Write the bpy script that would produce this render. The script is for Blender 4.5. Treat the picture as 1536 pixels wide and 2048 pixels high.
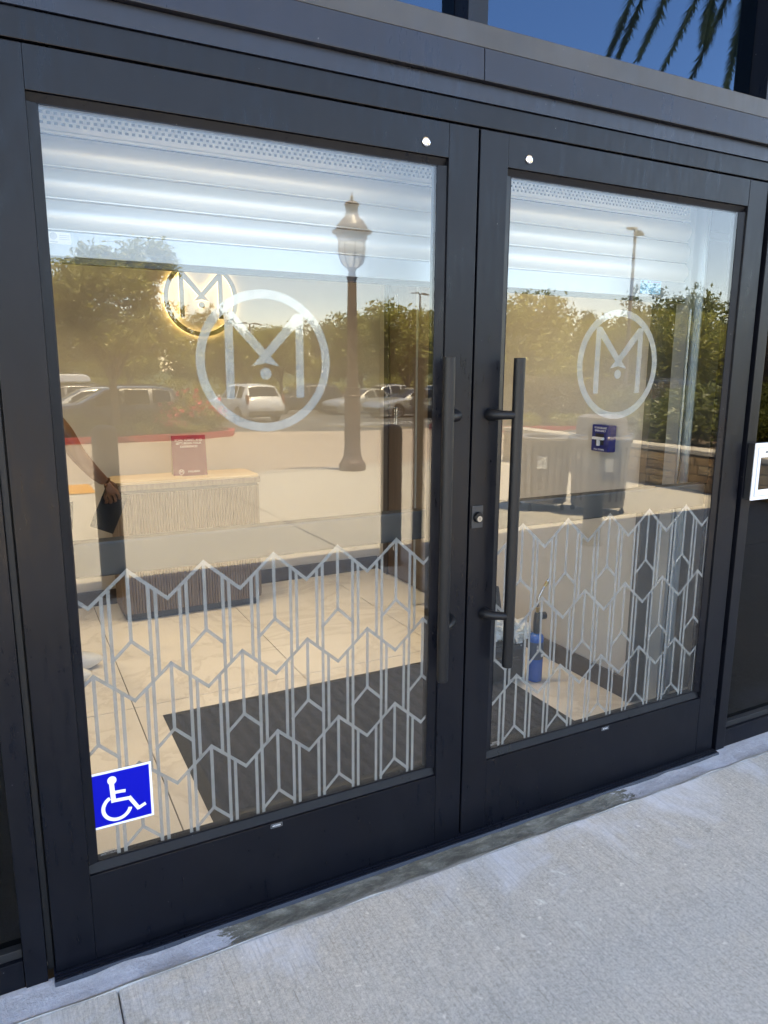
import bpy, bmesh, math, random
from mathutils import Vector, Matrix, noise
R = math.radians
rnd = random.Random(7)
scene = bpy.context.scene
for o in list(bpy.data.objects): bpy.data.objects.remove(o)
COL = scene.collection

# ------------------------------------------------------------------ camera
cam_d = bpy.data.cameras.new('camera')
cam = bpy.data.objects.new('camera', cam_d); COL.objects.link(cam)
scene.camera = cam
CAM = Vector((-1.2185, -1.7774, 1.5177))
ya, pi_, ro = -0.48220, -0.19560, 0.0059
fw = Vector((-math.sin(ya)*math.cos(pi_), math.cos(ya)*math.cos(pi_), math.sin(pi_)))
rt = Vector((math.cos(ya), math.sin(ya), 0)); up = rt.cross(fw)
rt, up = rt*math.cos(ro)+up*math.sin(ro), -rt*math.sin(ro)+up*math.cos(ro)
M3 = Matrix((rt, up, -fw)).transposed()
cam.matrix_world = Matrix.Translation(CAM) @ M3.to_4x4()
cam_d.sensor_fit = 'HORIZONTAL'; cam_d.sensor_width = 36
cam_d.lens = 1452.2/1536*36
cam_d.clip_start = 0.05; cam_d.clip_end = 2000
scene.render.resolution_x = 768; scene.render.resolution_y = 1024

# ------------------------------------------------------------------ sky, sun, exposure
SUN = Vector((0.59, 0.87, 4.0)).normalized()
w = bpy.data.worlds.new('World'); scene.world = w; w.use_nodes = True
nt = w.node_tree; nt.nodes.clear()
sky = nt.nodes.new('ShaderNodeTexSky'); sky.sky_type = 'NISHITA'; sky.sun_disc = False
sky.sun_elevation = math.asin(SUN.z); sky.sun_rotation = math.atan2(SUN.x, SUN.y)
sky.air_density = 1.0; sky.dust_density = 0.15; sky.altitude = 900; sky.ozone_density = 2.0
bg = nt.nodes.new('ShaderNodeBackground'); bg.inputs['Strength'].default_value = 0.125
wo = nt.nodes.new('ShaderNodeOutputWorld')
wt = nt.nodes.new('ShaderNodeMix'); wt.data_type = 'RGBA'; wt.blend_type = 'MULTIPLY'; wt.inputs[0].default_value = 1; wt.inputs[7].default_value = (1.22, 1.02, .875, 1)
nt.links.new(sky.outputs[0], wt.inputs[6]); nt.links.new(wt.outputs[2], bg.inputs[0]); nt.links.new(bg.outputs[0], wo.inputs[0])
sl = bpy.data.lights.new('sun', 'SUN'); sl.energy = 3.6; sl.angle = R(0.53); sl.color = (1, 0.85, 0.57)
sun = bpy.data.objects.new('sun', sl); COL.objects.link(sun)
sun.rotation_euler = SUN.to_track_quat('Z', 'Y').to_euler()
vs = scene.view_settings
scene.display_settings.display_device = 'sRGB'
vs.view_transform = 'Standard'; vs.look = 'None'; vs.gamma = 1.0; vs.exposure = 3.25
vs.use_curve_mapping = False
try:
    scene.cycles.transparent_max_bounces = 24; scene.cycles.max_bounces = 10
    scene.cycles.caustics_reflective = False; scene.cycles.caustics_refractive = False
except Exception: pass

# ------------------------------------------------------------------ materials
def mat(name, col=(.5,.5,.5), rough=.5, metal=0, spec=.5, **kw):
    m = bpy.data.materials.new(name); m.use_nodes = True
    b = m.node_tree.nodes['Principled BSDF']
    b.inputs['Base Color'].default_value = (*col, 1); b.inputs['Roughness'].default_value = rough
    b.inputs['Metallic'].default_value = metal; b.inputs['Specular IOR Level'].default_value = spec
    for k, v in kw.items(): b.inputs[k.replace('_', ' ')].default_value = v
    return m
def N(m, t, **kw):
    n = m.node_tree.nodes.new(t)
    for k, v in kw.items():
        if hasattr(n, k): setattr(n, k, v)
        else: n.inputs[k].default_value = v
    return n
def L(m, a, b): m.node_tree.links.new(a, b)
def ramp(m, fac, stops):
    r = N(m, 'ShaderNodeValToRGB'); e = r.color_ramp.elements
    while len(e) < len(stops): e.new(.5)
    for i, (p, c) in enumerate(stops): e[i].position = p; e[i].color = (*c, 1) if len(c) == 3 else c
    L(m, fac, r.inputs[0]); return r.outputs[0]
def coords(m, scale=(1,1,1), kind='Object', rot=(0,0,0)):
    tc = N(m, 'ShaderNodeTexCoord'); mp = N(m, 'ShaderNodeMapping')
    mp.inputs['Scale'].default_value = scale; mp.inputs['Rotation'].default_value = rot
    L(m, tc.outputs[kind], mp.inputs[0]); return mp.outputs[0]
def geo(m, scale=(1,1,1)):
    g = N(m, 'ShaderNodeNewGeometry'); mp = N(m, 'ShaderNodeMapping'); mp.inputs['Scale'].default_value = scale
    L(m, g.outputs['Position'], mp.inputs[0]); return mp.outputs[0]
def noise_t(m, vec, scale, detail=4, rough=.55, dist=0):
    n = N(m, 'ShaderNodeTexNoise'); n.inputs['Scale'].default_value = scale; n.inputs['Detail'].default_value = detail
    n.inputs['Roughness'].default_value = rough; n.inputs['Distortion'].default_value = dist
    L(m, vec, n.inputs['Vector']); return n.outputs['Fac']
def mixc(m, fac, a, b, mode='MIX'):
    n = N(m, 'ShaderNodeMix', data_type='RGBA', blend_type=mode)
    for s, v in ((n.inputs[0], fac), (n.inputs[6], a), (n.inputs[7], b)):
        if hasattr(v, 'links'): L(m, v, s)
        elif isinstance(v, tuple): s.default_value = (*v, 1)
        else: s.default_value = v
    return n.outputs[2]
def bump(m, h, strength=.3, dist=.01):
    b = N(m, 'ShaderNodeBump'); b.inputs['Strength'].default_value = strength; b.inputs['Distance'].default_value = dist
    L(m, h, b.inputs['Height']); L(m, b.outputs[0], m.node_tree.nodes['Principled BSDF'].inputs['Normal'])
def setc(m, c, sock='Base Color'): L(m, c, m.node_tree.nodes['Principled BSDF'].inputs[sock])

def varied(name, col, var=.25, scale=8, rough=.5, metal=0, spec=.5, bmp=0, world=True):
    m = mat(name, col, rough, metal, spec); v = geo(m) if world else coords(m)
    f = noise_t(m, v, scale, 5)
    setc(m, ramp(m, f, [(.3, tuple(c*(1-var) for c in col)), (.7, tuple(min(1, c*(1+var)) for c in col))]))
    if bmp: bump(m, noise_t(m, v, scale*8, 3), bmp, .003)
    return m

# dark bronze/charcoal anodised frame
def m_frame(name, col, rough, spec=.36):
    m = mat(name, col, rough, 0, spec)
    f = noise_t(m, geo(m, (1, 1, 1)), 6, 6); g = noise_t(m, geo(m, (1, 1, .15)), 60, 4, .7)
    sm = noise_t(m, geo(m, (1, 1, .5)), 3.5, 6, .7, .8); sp = noise_t(m, geo(m), 95, 2, .5)
    base = ramp(m, f, [(.25, tuple(c*.8 for c in col)), (.75, tuple(c*1.2 for c in col))])
    base = mixc(m, ramp(m, sm, [(.52, (0,0,0)), (.75, (.55,.55,.55))]), base, tuple(c+.004 for c in col))
    base = mixc(m, ramp(m, sp, [(.76, (0,0,0)), (.80, (1,1,1))]), base, (.09, .09, .09)); setc(m, base)
    g2 = N(m, 'ShaderNodeMath', operation='MULTIPLY_ADD'); L(m, sm, g2.inputs[0]); g2.inputs[1].default_value = .9; L(m, g, g2.inputs[2])
    g = g2.outputs[0]
    setc(m, ramp(m, g, [(.70, (rough-.06,)*3), (.88, (rough+.02,)*3), (1.0, (rough+.10,)*3)]), 'Roughness')
    return m
M = {}
M['frame'] = m_frame('charcoal_metal', (.0030, .0035, .0062), .30, .235)
M['head'] = m_frame('grey_metal', (.009, .0105, .019), .30)
M['sill'] = m_frame('pale_grey_metal', (.036, .035, .036), .36)
M['black'] = mat('black_rubber', (.008, .008, .009), .55)
M['handle'] = mat('black_handle_coating', (.005, .005, .006), .45, 0, .3)
M['chrome'] = mat('chrome', (.85, .85, .86), .06, 1)
M['dullsteel'] = mat('dull_steel', (.30, .29, .27), .38, 1)
M['steel'] = varied('brushed_steel', (.55, .55, .55), .1, 40, .25, 1)
M['white'] = mat('white_plastic', (.78, .78, .8), .3)
M['paper'] = mat('white_paper', (.75, .75, .73), .7)
M['greyplastic'] = mat('grey_plastic', (.45, .47, .52), .35)

def m_glass(name, F0, tint, refl=(1, 1, 1)):
    m = bpy.data.materials.new(name); m.use_nodes = True; t = m.node_tree; t.nodes.clear()
    g = N(m, 'ShaderNodeNewGeometry')
    d = N(m, 'ShaderNodeVectorMath', operation='DOT_PRODUCT'); L(m, g.outputs['Normal'], d.inputs[0]); L(m, g.outputs['Incoming'], d.inputs[1])
    a = N(m, 'ShaderNodeMath', operation='ABSOLUTE'); L(m, d.outputs['Value'], a.inputs[0])
    s = N(m, 'ShaderNodeMath', operation='SUBTRACT'); s.inputs[0].default_value = 1; L(m, a.outputs[0], s.inputs[1])
    p = N(m, 'ShaderNodeMath', operation='POWER'); L(m, s.outputs[0], p.inputs[0]); p.inputs[1].default_value = 5
    q = N(m, 'ShaderNodeMath', operation='MULTIPLY_ADD'); L(m, p.outputs[0], q.inputs[0]); q.inputs[1].default_value = 1-F0; q.inputs[2].default_value = F0
    tr = N(m, 'ShaderNodeBsdfTransparent'); tr.inputs[0].default_value = (*tint, 1)
    gl = N(m, 'ShaderNodeBsdfGlossy'); gl.inputs['Roughness'].default_value = 0; gl.inputs[0].default_value = (*refl, 1)
    mx = N(m, 'ShaderNodeMixShader'); L(m, q.outputs[0], mx.inputs[0]); L(m, tr.outputs[0], mx.inputs[1]); L(m, gl.outputs[0], mx.inputs[2])
    o = N(m, 'ShaderNodeOutputMaterial'); L(m, mx.outputs[0], o.inputs[0]); return m
M['glass'] = m_glass('clear_glass', .050, (.95, .96, .955), (1, .97, .93))
M['darkglass'] = m_glass('tinted_glass', .08, (.20, .21, .23), (.40, .64, 1.0))
M['sideglass'] = m_glass('sidelite_glass', .030, (.10, .10, .12), (.95, .93, .9))
M['carglass'] = mat('car_glass', (.012, .014, .015), .03, 0, .7)
M['lampglass'] = mat('frosted_lamp_glass', (.72, .72, .70), .2, 0, .5)

def m_film(k=1):
    m = bpy.data.materials.new('etched_film'); m.use_nodes = True; t = m.node_tree; t.nodes.clear()
    f = noise_t(m, geo(m), 30, 4)
    c = ramp(m, f, [(.3, tuple(k*c for c in (.325, .32, .305))), (.7, tuple(k*c for c in (.39, .385, .37)))])
    d = N(m, 'ShaderNodeBsdfDiffuse'); L(m, c, d.inputs[0]); tl = N(m, 'ShaderNodeBsdfTranslucent'); L(m, c, tl.inputs[0])
    m1 = N(m, 'ShaderNodeMixShader'); m1.inputs[0].default_value = .3; L(m, d.outputs[0], m1.inputs[1]); L(m, tl.outputs[0], m1.inputs[2])
    tr = N(m, 'ShaderNodeBsdfTransparent'); mx = N(m, 'ShaderNodeMixShader'); mx.inputs[0].default_value = .8
    L(m, tr.outputs[0], mx.inputs[1]); L(m, m1.outputs[0], mx.inputs[2])
    o = N(m, 'ShaderNodeOutputMaterial'); L(m, mx.outputs[0], o.inputs[0]); return m
M['film'] = m_film(); M['film2'] = m_film(1.32)

def m_concrete(name, c0, c1, c2, broom=0, blotch=1.0):
    m = mat(name, c1, .82, 0, .3); v = geo(m)
    big = noise_t(m, v, 1.1*blotch, 6, .6, .3); mid = noise_t(m, v, 6, 6, .65); fine = noise_t(m, v, 105, 5, .9)
    col = ramp(m, big, [(.28, c0), (.5, c1), (.75, c2)])
    col = mixc(m, .55, col, ramp(m, mid, [(.3, tuple(x*.80 for x in c1)), (.72, tuple(min(1, x*1.16) for x in c1))]))
    col = mixc(m, .6, col, ramp(m, fine, [(.34, tuple(x*.50 for x in c1)), (.64, tuple(min(1, x*1.42) for x in c1))]))
    # pale splashes and small dark stains
    sp = noise_t(m, v, 9, 5, .7, 1.2); st = ramp(m, sp, [(.60, (0,0,0)), (.70, (1,1,1))])
    m2 = noise_t(m, v, 1.7, 2); mk = ramp(m, m2, [(.5, (0,0,0)), (.62, (1,1,1))])
    mm = N(m, 'ShaderNodeMath', operation='MULTIPLY'); L(m, st, mm.inputs[0]); L(m, mk, mm.inputs[1])
    mk2 = N(m, 'ShaderNodeMath', operation='MULTIPLY'); L(m, mm.outputs[0], mk2.inputs[0]); mk2.inputs[1].default_value = .75
    col = mixc(m, mk2.outputs[0], col, tuple(min(.75, x*1.7) for x in c1))
    fl_ = noise_t(m, v, 34, 2, .5); col = mixc(m, ramp(m, fl_, [(.70, (0,0,0)), (.74, (.7,.7,.7))]), col, tuple(min(.75, x*1.55) for x in c1))
    gm = noise_t(m, v, 11, 1, .4); col = mixc(m, ramp(m, gm, [(.75, (0,0,0)), (.775, (.35,.35,.35))]), col, tuple(x*.38 for x in c1))
    dk = noise_t(m, v, 5.3, 6, .7, .6); dm = ramp(m, dk, [(.66, (0,0,0)), (.78, (.55,.55,.55))])
    col = mixc(m, dm, col, tuple(x*.45 for x in c1))
    if broom:
        gg = N(m, 'ShaderNodeNewGeometry'); sx = N(m, 'ShaderNodeSeparateXYZ'); L(m, gg.outputs['Position'], sx.inputs[0])
        mr = N(m, 'ShaderNodeMapRange'); L(m, sx.outputs[1], mr.inputs[0]); mr.inputs[1].default_value = -.75; mr.inputs[2].default_value = -.12; mr.inputs[3].default_value = -.22; mr.inputs[4].default_value = .12
        bl = noise_t(m, v, 3.4, 7, .68, .5); ab = N(m, 'ShaderNodeMath', operation='ADD'); L(m, bl, ab.inputs[0]); L(m, mr.outputs[0], ab.inputs[1])
        col = mixc(m, ramp(m, ab.outputs[0], [(.55, (0,0,0)), (.76, (.65,.65,.65))]), col, (.66, .67, .72))
        s = noise_t(m, geo(m, (210, 11, 1)), 1, 5, .9); s2 = noise_t(m, geo(m, (120, 2.4, 1)), 1, 4, .9)
        a0 = N(m, 'ShaderNodeMath', operation='ADD'); L(m, s, a0.inputs[0]); L(m, s2, a0.inputs[1]); ad = N(m, 'ShaderNodeMath', operation='MULTIPLY'); L(m, a0.outputs[0], ad.inputs[0]); ad.inputs[1].default_value = .5
        col = mixc(m, .42, col, ramp(m, ad.outputs[0], [(.39, (.42,.42,.43)), (.49, (.95,.95,.95)), (.62, (1.2,1.2,1.2))]), 'MULTIPLY')
        a2 = N(m, 'ShaderNodeMath', operation='MULTIPLY_ADD'); L(m, fine, a2.inputs[0]); a2.inputs[1].default_value = .4; L(m, ad.outputs[0], a2.inputs[2])
        bump(m, a2.outputs[0], 1.0, .007)
    else: bump(m, fine, .08, .003)
    if not broom:
        stx = noise_t(m, geo(m, (.12, 2.6, 1)), 1, 5, .7, .4); col = mixc(m, .5, col, ramp(m, stx, [(.3, (.74,.72,.70)), (.65, (1.04,1.03,1.02))]), 'MULTIPLY')
    setc(m, col); return m
M['walk'] = m_concrete('broom_concrete', (.425, .39, .34), (.49, .455, .40), (.55, .52, .475), 1)
M['lane'] = m_concrete('lane_concrete', (.32, .262, .212), (.385, .322, .262), (.43, .37, .31), 0, .5)
M['kerb'] = m_concrete('kerb_concrete', (.35, .32, .28), (.42, .39, .35), (.48, .45, .41), 0)
M['redkerb'] = varied('red_kerb_paint', (.42, .045, .05), .25, 5, .6)
def m_mortar():
    m = mat('stained_mortar', (.2, .2, .18), .85); v = geo(m)
    n = noise_t(m, geo(m, (1, 3, 1)), 9, 8, .75, .4); f = noise_t(m, v, 120, 4, .7)
    # x: dark mildew patch in the middle of the doorway, pale at both ends
    g = N(m, 'ShaderNodeNewGeometry'); sx = N(m, 'ShaderNodeSeparateXYZ'); L(m, g.outputs['Position'], sx.inputs[0])
    ab = N(m, 'ShaderNodeMath', operation='ADD'); L(m, sx.outputs[0], ab.inputs[0]); ab.inputs[1].default_value = .05
    a2 = N(m, 'ShaderNodeMath', operation='ABSOLUTE'); L(m, ab.outputs[0], a2.inputs[0])
    a3 = N(m, 'ShaderNodeMath', operation='MULTIPLY_ADD'); L(m, n, a3.inputs[0]); a3.inputs[1].default_value = .5; L(m, a2.outputs[0], a3.inputs[2])
    msk = ramp(m, a3.outputs[0], [(.98, (0,0,0)), (1.0, (1,1,1))])
    dark = ramp(m, n, [(.3, (.05, .047, .036)), (.48, (.12, .113, .088)), (.62, (.24, .23, .19)), (.74, (.46, .45, .42))])
    pale = ramp(m, n, [(.3, (.30, .30, .31)), (.6, (.44, .44, .47)), (.75, (.6, .6, .63))])
    c = mixc(m, msk, dark, pale)
    yn = N(m, 'ShaderNodeMath', operation='MULTIPLY_ADD'); L(m, n, yn.inputs[0]); yn.inputs[1].default_value = .05; L(m, sx.outputs[1], yn.inputs[2])
    mr = N(m, 'ShaderNodeMapRange'); L(m, yn.outputs[0], mr.inputs[0]); mr.inputs[1].default_value = -.062; mr.inputs[2].default_value = -.074
    c = mixc(m, mr.outputs[0], c, ramp(m, n, [(.3, (.30, .29, .25)), (.6, (.44, .43, .40)), (.75, (.56, .55, .54))]))
    c = mixc(m, .5, c, ramp(m, f, [(.3, (.55,.55,.55)), (.7, (1,1,1))]), 'MULTIPLY'); setc(m, c); bump(m, f, .8, .006); return m
M['mortar'] = m_mortar()
def m_asphalt():
    m = mat('asphalt', (.055, .055, .055), .85); v = geo(m); f = noise_t(m, v, 60, 4, .7); b = noise_t(m, v, .4, 5)
    c = mixc(m, .5, ramp(m, b, [(.3, (.06, .058, .055)), (.7, (.10, .097, .092))]), ramp(m, f, [(.3, (.05,.05,.05)), (.7, (.11,.11,.11))])); setc(m, c); return m
M['asphalt'] = m_asphalt()
M['yellowpaint'] = varied('yellow_road_paint', (.55, .38, .05), .2, 6, .7)
M['whitepaint'] = varied('white_road_paint', (.7, .7, .68), .15, 6, .7)
M['tactile'] = varied('tactile_yellow', (.62, .30, .02), .12, 6, .6)
M['soil'] = varied('planting_soil', (.10, .07, .045), .4, 3, .95)
M['grass'] = varied('far_grass', (.07, .085, .03), .4, 1.5, .95)
def m_tile():
    m = mat('marble_tile', (.58, .50, .42), .12, 0, .5); v = geo(m)
    n = noise_t(m, v, 1.3, 8, .6, 1.6); vein = ramp(m, n, [(.44, (.66, .62, .57)), (.497, (.58, .535, .49)), (.52, (.67, .63, .58)), (.8, (.72, .68, .63))]); setc(m, vein)
    return m
M['tile'] = m_tile(); M['grout'] = mat('dark_grout', (.05, .042, .035), .9)
M['wall'] = varied('warm_white_wall', (.53, .495, .45), .03, 2, .75, 0, .3)
M['wallgrey'] = varied('taupe_panel', (.10, .094, .088), .08, 3, .5)
M['base'] = mat('baseboard_brown', (.055, .042, .036), .45)
M['ceil'] = mat('ceiling_white', (.7, .69, .67), .9)
def m_wood(name, a, b, sc=(60, 60, 2.5), rough=.45):
    m = mat(name, a, rough); n = noise_t(m, geo(m, sc), 1, 6, .65, .6); setc(m, ramp(m, n, [(.3, a), (.7, b)])); return m
M['wood'] = m_wood('grey_brown_wood', (.115, .082, .062), (.20, .15, .115))
M['woodtop'] = m_wood('pale_wood_top', (.44, .32, .17), (.56, .43, .25), (3, 40, 40), .35)
M['brown'] = m_wood('brown_panel', (.085, .060, .044), (.125, .09, .068), (40, 40, 2), .35)
M['plinth'] = mat('plinth_dark', (.045, .045, .05), .4)
def m_mat():
    m = mat('ribbed_carpet', (.03, .031, .036), .95, 0, .1)
    g = noise_t(m, geo(m), 420, 3, .8); wv = N(m, 'ShaderNodeTexWave'); wv.inputs['Scale'].default_value = 22; wv.inputs['Distortion'].default_value = 3; wv.inputs['Detail'].default_value = 2
    L(m, geo(m, (.25, 1, 1)), wv.inputs['Vector'])
    c = mixc(m, .55, ramp(m, g, [(.3, (.022, .024, .031)), (.75, (.075, .078, .094))]), ramp(m, wv.outputs[1], [(.2, (.026, .027, .033)), (.8, (.048, .049, .058))])); setc(m, c)
    bump(m, wv.outputs[1], .8, .006); return m
M['carpet'] = m_mat(); M['rubber'] = mat('mat_rubber', (.012, .012, .013), .6)
M['shutter'] = mat('satin_aluminium_slats', (.58, .575, .56), .48, .34, .5)
M['shutterbar'] = mat('silver_bottom_bar', (.30, .325, .36), .34, .35, .5)
M['rail'] = mat('aluminium_rail', (.36, .40, .44), .3, .6, .5)
M['blue'] = mat('blue_plastic', (.012, .018, .16), .3)
M['signblue'] = mat('accessible_blue', (.0005, .003, .34), .5, 0, .15)
M['labelblue'] = mat('label_blue', (.30, .58, .80), .5); M['ink'] = mat('dark_ink', (.03, .05, .09), .6)
M['purple'] = mat('label_purple', (.22, .17, .34), .5)
M['maroon'] = mat('maroon_card', (.13, .012, .028), .5); M['beige'] = mat('card_back', (.5, .42, .3), .7)
M['gold'] = mat('sign_grey_gold', (.26, .20, .10), .35, .3)
M['torchblue'] = mat('torch_blue', (.012, .10, .42), .25); M['brass'] = mat('brass', (.55, .40, .15), .3, 1)
M['leatherblack'] = mat('black_case', (.010, .010, .011), .4); M['bag'] = mat('thin_white_bag', (.6, .59, .56), .5)
def emis(name, col, s):
    m = mat(name, (.8, .8, .8), .5); b = m.node_tree.nodes['Principled BSDF']; b.inputs['Emission Color'].default_value = (*col, 1); b.inputs['Emission Strength'].default_value = s; return m
M['glow'] = emis('sign_backlight', (1, .66, .22), .5)
M['lampwarm'] = emis('downlight_lens', (1, .82, .6), 1.5)
M['canopy'] = mat('canopy_soffit', (.72, .70, .66), .8); M['stucco'] = varied('facade_stucco', (.30, .28, .25), .1, 3, .9, 0, .2)
M['lampbrown'] = varied('brown_lamp_post', (.115, .07, .05), .15, 6, .4)
M['lightpole'] = varied('bronze_light_pole', (.20, .17, .14), .1, 3, .5)
M['canmetal'] = varied('brown_can_paint', (.17, .155, .145), .15, 8, .4)
M['candark'] = mat('can_liner', (.010, .010, .010), .7)
M['stone'] = None
def m_stone():
    m = mat('tan_ledge_stone', (.3, .2, .1), .9); oi = N(m, 'ShaderNodeObjectInfo')
    c = ramp(m, oi.outputs['Random'], [(0, (.30, .19, .09)), (.35, (.44, .30, .15)), (.7, (.52, .39, .22)), (1, (.36, .26, .16))])
    n = noise_t(m, geo(m), 14, 6, .7); c = mixc(m, .6, c, ramp(m, n, [(.3, (.45,.45,.45)), (.7, (1.15,1.1,1.0))]), 'MULTIPLY'); setc(m, c); bump(m, n, .8, .02); return m
M['stone'] = m_stone(); M['cap'] = m_concrete('cap_stone', (.40, .36, .30), (.48, .44, .38), (.54, .50, .45), 0)
def m_leaf(name, dark, mid, lite, transl=.35):
    m = bpy.data.materials.new(name); m.use_nodes = True; t = m.node_tree; t.nodes.clear()
    n = noise_t(m, geo(m), 1.3, 3); n2 = noise_t(m, geo(m), 13, 2)
    c = mixc(m, .5, ramp(m, n, [(.3, dark), (.5, mid), (.72, lite)]), ramp(m, n2, [(.3, dark), (.7, lite)]))
    d = N(m, 'ShaderNodeBsdfPrincipled'); d.inputs['Roughness'].default_value = .42; d.inputs['Specular IOR Level'].default_value = .45; L(m, c, d.inputs[0])
    tl = N(m, 'ShaderNodeBsdfTranslucent'); L(m, mixc(m, .5, c, (.25, .26, .04)), tl.inputs[0])
    mx = N(m, 'ShaderNodeMixShader'); mx.inputs[0].default_value = transl; L(m, d.outputs[0], mx.inputs[1]); L(m, tl.outputs[0], mx.inputs[2])
    o = N(m, 'ShaderNodeOutputMaterial'); L(m, mx.outputs[0], o.inputs[0]); return m
M['leaf'] = m_leaf('tree_leaves', (.15, .155, .03), (.34, .33, .07), (.54, .50, .13), .45)
M['leafdark'] = m_leaf('dark_leaves', (.06, .075, .018), (.15, .165, .04), (.26, .27, .07), .35)
M['leafyel'] = m_leaf('yellow_green_leaves', (.17, .18, .035), (.32, .31, .07), (.48, .45, .12))
M['leafdry'] = m_leaf('dry_shrub_leaves', (.10, .08, .05), (.17, .14, .09), (.27, .23, .16))
M['flower'] = mat('pink_flower', (.80, .17, .20), .6); M['bark'] = varied('bark', (.12, .09, .065), .3, 6, .9)
M['palm'] = m_leaf('palm_fronds', (.02, .025, .01), (.07, .075, .022), (.22, .20, .07), .3)
M['skin'] = mat('brown_skin', (.13, .058, .03), .5); M['hair'] = mat('black_hair', (.006, .005, .005), .5)
M['cloth'] = varied('black_cloth', (.010, .010, .012), .2, 30, .9); M['shoe'] = mat('white_shoe', (.7, .69, .66), .5)
M['tyre'] = mat('tyre_rubber', (.015, .015, .016), .8); M['rim'] = mat('alloy_rim', (.5, .5, .52), .3, .8)
M['tail'] = mat('tail_lamp_red', (.22, .015, .012), .2); M['head_l'] = mat('head_lamp', (.75, .77, .8), .1, .3)
M['trim'] = mat('black_trim', (.02, .02, .021), .5)

# ------------------------------------------------------------------ mesh helpers
class MB:
    def __init__(s): s.v = []; s.f = []
    def add(s, vs, fs):
        n = len(s.v); s.v += [tuple(v) for v in vs]; s.f += [tuple(i+n for i in f) for f in fs]; return s
    def box(s, x0, x1, y0, y1, z0, z1):
        v = [(x, y, z) for z in (z0, z1) for y in (y0, y1) for x in (x0, x1)]
        return s.add(v, [(0,2,3,1), (4,5,7,6), (0,1,5,4), (1,3,7,5), (3,2,6,7), (2,0,4,6)])
    def quad(s, *p): return s.add(p, [(0,1,2,3)])
    def poly(s, pts): return s.add(pts, [tuple(range(len(pts)))])
    def prism(s, pts2, axis, a, b):
        """closed outline pts2 extruded along axis ('x','y','z') from a to b"""
        def P(p, t): return {'x': (t, p[0], p[1]), 'y': (p[0], t, p[1]), 'z': (p[0], p[1], t)}[axis]
        n = len(pts2); v = [P(p, a) for p in pts2] + [P(p, b) for p in pts2]
        f = [(i, (i+1) % n, n+(i+1) % n, n+i) for i in range(n)] + [tuple(range(n))[::-1], tuple(range(n, 2*n))]
        return s.add(v, f)
    def lathe(s, prof, c=(0,0,0), n=20, cap=True):
        v = []; f = []
        for r, z in prof:
            for i in range(n):
                a = 2*math.pi*i/n; v.append((c[0]+r*math.cos(a), c[1]+r*math.sin(a), c[2]+z))
        for k in range(len(prof)-1):
            for i in range(n):
                j = (i+1) % n; f.append((k*n+i, k*n+j, (k+1)*n+j, (k+1)*n+i))
        if cap: f += [tuple(range(n))[::-1], tuple((len(prof)-1)*n+i for i in range(n))]
        return s.add(v, f)
    def tube(s, pts, rad, n=10, cap=True):
        pts = [Vector(p) for p in pts]; rad = rad if isinstance(rad, (list, tuple)) else [rad]*len(pts)
        v = []; f = []; pu = None
        for k, p in enumerate(pts):
            d = (pts[min(k+1, len(pts)-1)]-pts[max(k-1, 0)]).normalized()
            if pu is None: pu = d.orthogonal().normalized()
            u = (pu-d*pu.dot(d)).normalized(); pu = u; w_ = d.cross(u)
            for i in range(n):
                a = 2*math.pi*i/n; q = p+(u*math.cos(a)+w_*math.sin(a))*rad[k]; v.append(q)
        for k in range(len(pts)-1):
            for i in range(n):
                j = (i+1) % n; f.append((k*n+i, k*n+j, (k+1)*n+j, (k+1)*n+i))
        if cap: f += [tuple(range(n))[::-1], tuple((len(pts)-1)*n+i for i in range(n))]
        return s.add(v, f)
    def xf(s, mtx): s.v = [tuple(mtx @ Vector(v)) for v in s.v]; return s
    def mesh(s, name):
        me = bpy.data.meshes.new(name); me.from_pydata(s.v, [], s.f); me.update(); return me
    def build(s, name, m, parent=None, smooth=False, bevel=0, fix=True):
        me = s.mesh(name)
        if bevel or fix:
            bm = bmesh.new(); bm.from_mesh(me)
            if bevel: bmesh.ops.bevel(bm, geom=list(bm.edges), offset=bevel, segments=2, affect='EDGES', profile=.6)
            if fix: bmesh.ops.recalc_face_normals(bm, faces=bm.faces)
            bm.to_mesh(me); bm.free()
        return link(name, me, m, parent, smooth)
def link(name, me, m, parent=None, smooth=False):
    if m is not None and not len(me.materials): me.materials.append(m)
    if smooth:
        me.polygons.foreach_set('use_smooth', [True]*len(me.polygons))
        try: me.set_sharp_from_angle(angle=R(40))
        except Exception: pass
    o = bpy.data.objects.new(name, me); COL.objects.link(o)
    if parent: o.parent = parent
    return o
def thing(name, label, cat, loc=(0,0,0), rz=0, group=None):
    o = bpy.data.objects.new(name, None); COL.objects.link(o); o.location = loc; o.rotation_euler = (0, 0, rz); o.empty_display_size = .1
    return tag(o, label, cat, group)
def tag(o, label, cat, group=None, kind=None):
    o['label'] = label; o['category'] = cat
    if group: o['group'] = group
    if kind: o['kind'] = kind
    return o
def struct(o): o['kind'] = 'structure'; return o
def dup(o, parent=None, loc=None, rz=None):
    c = o.copy(); COL.objects.link(c)
    if parent: c.parent = parent
    if loc is not None: c.location = loc
    if rz is not None: c.rotation_euler = (0, 0, rz)
    for ch in list(o.children): dup(ch, c)
    return c
def box(name, m, parent, x0, x1, y0, y1, z0, z1, bevel=.0015):
    return MB().box(x0, x1, y0, y1, z0, z1).build(name, m, parent, bevel=bevel)
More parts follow.
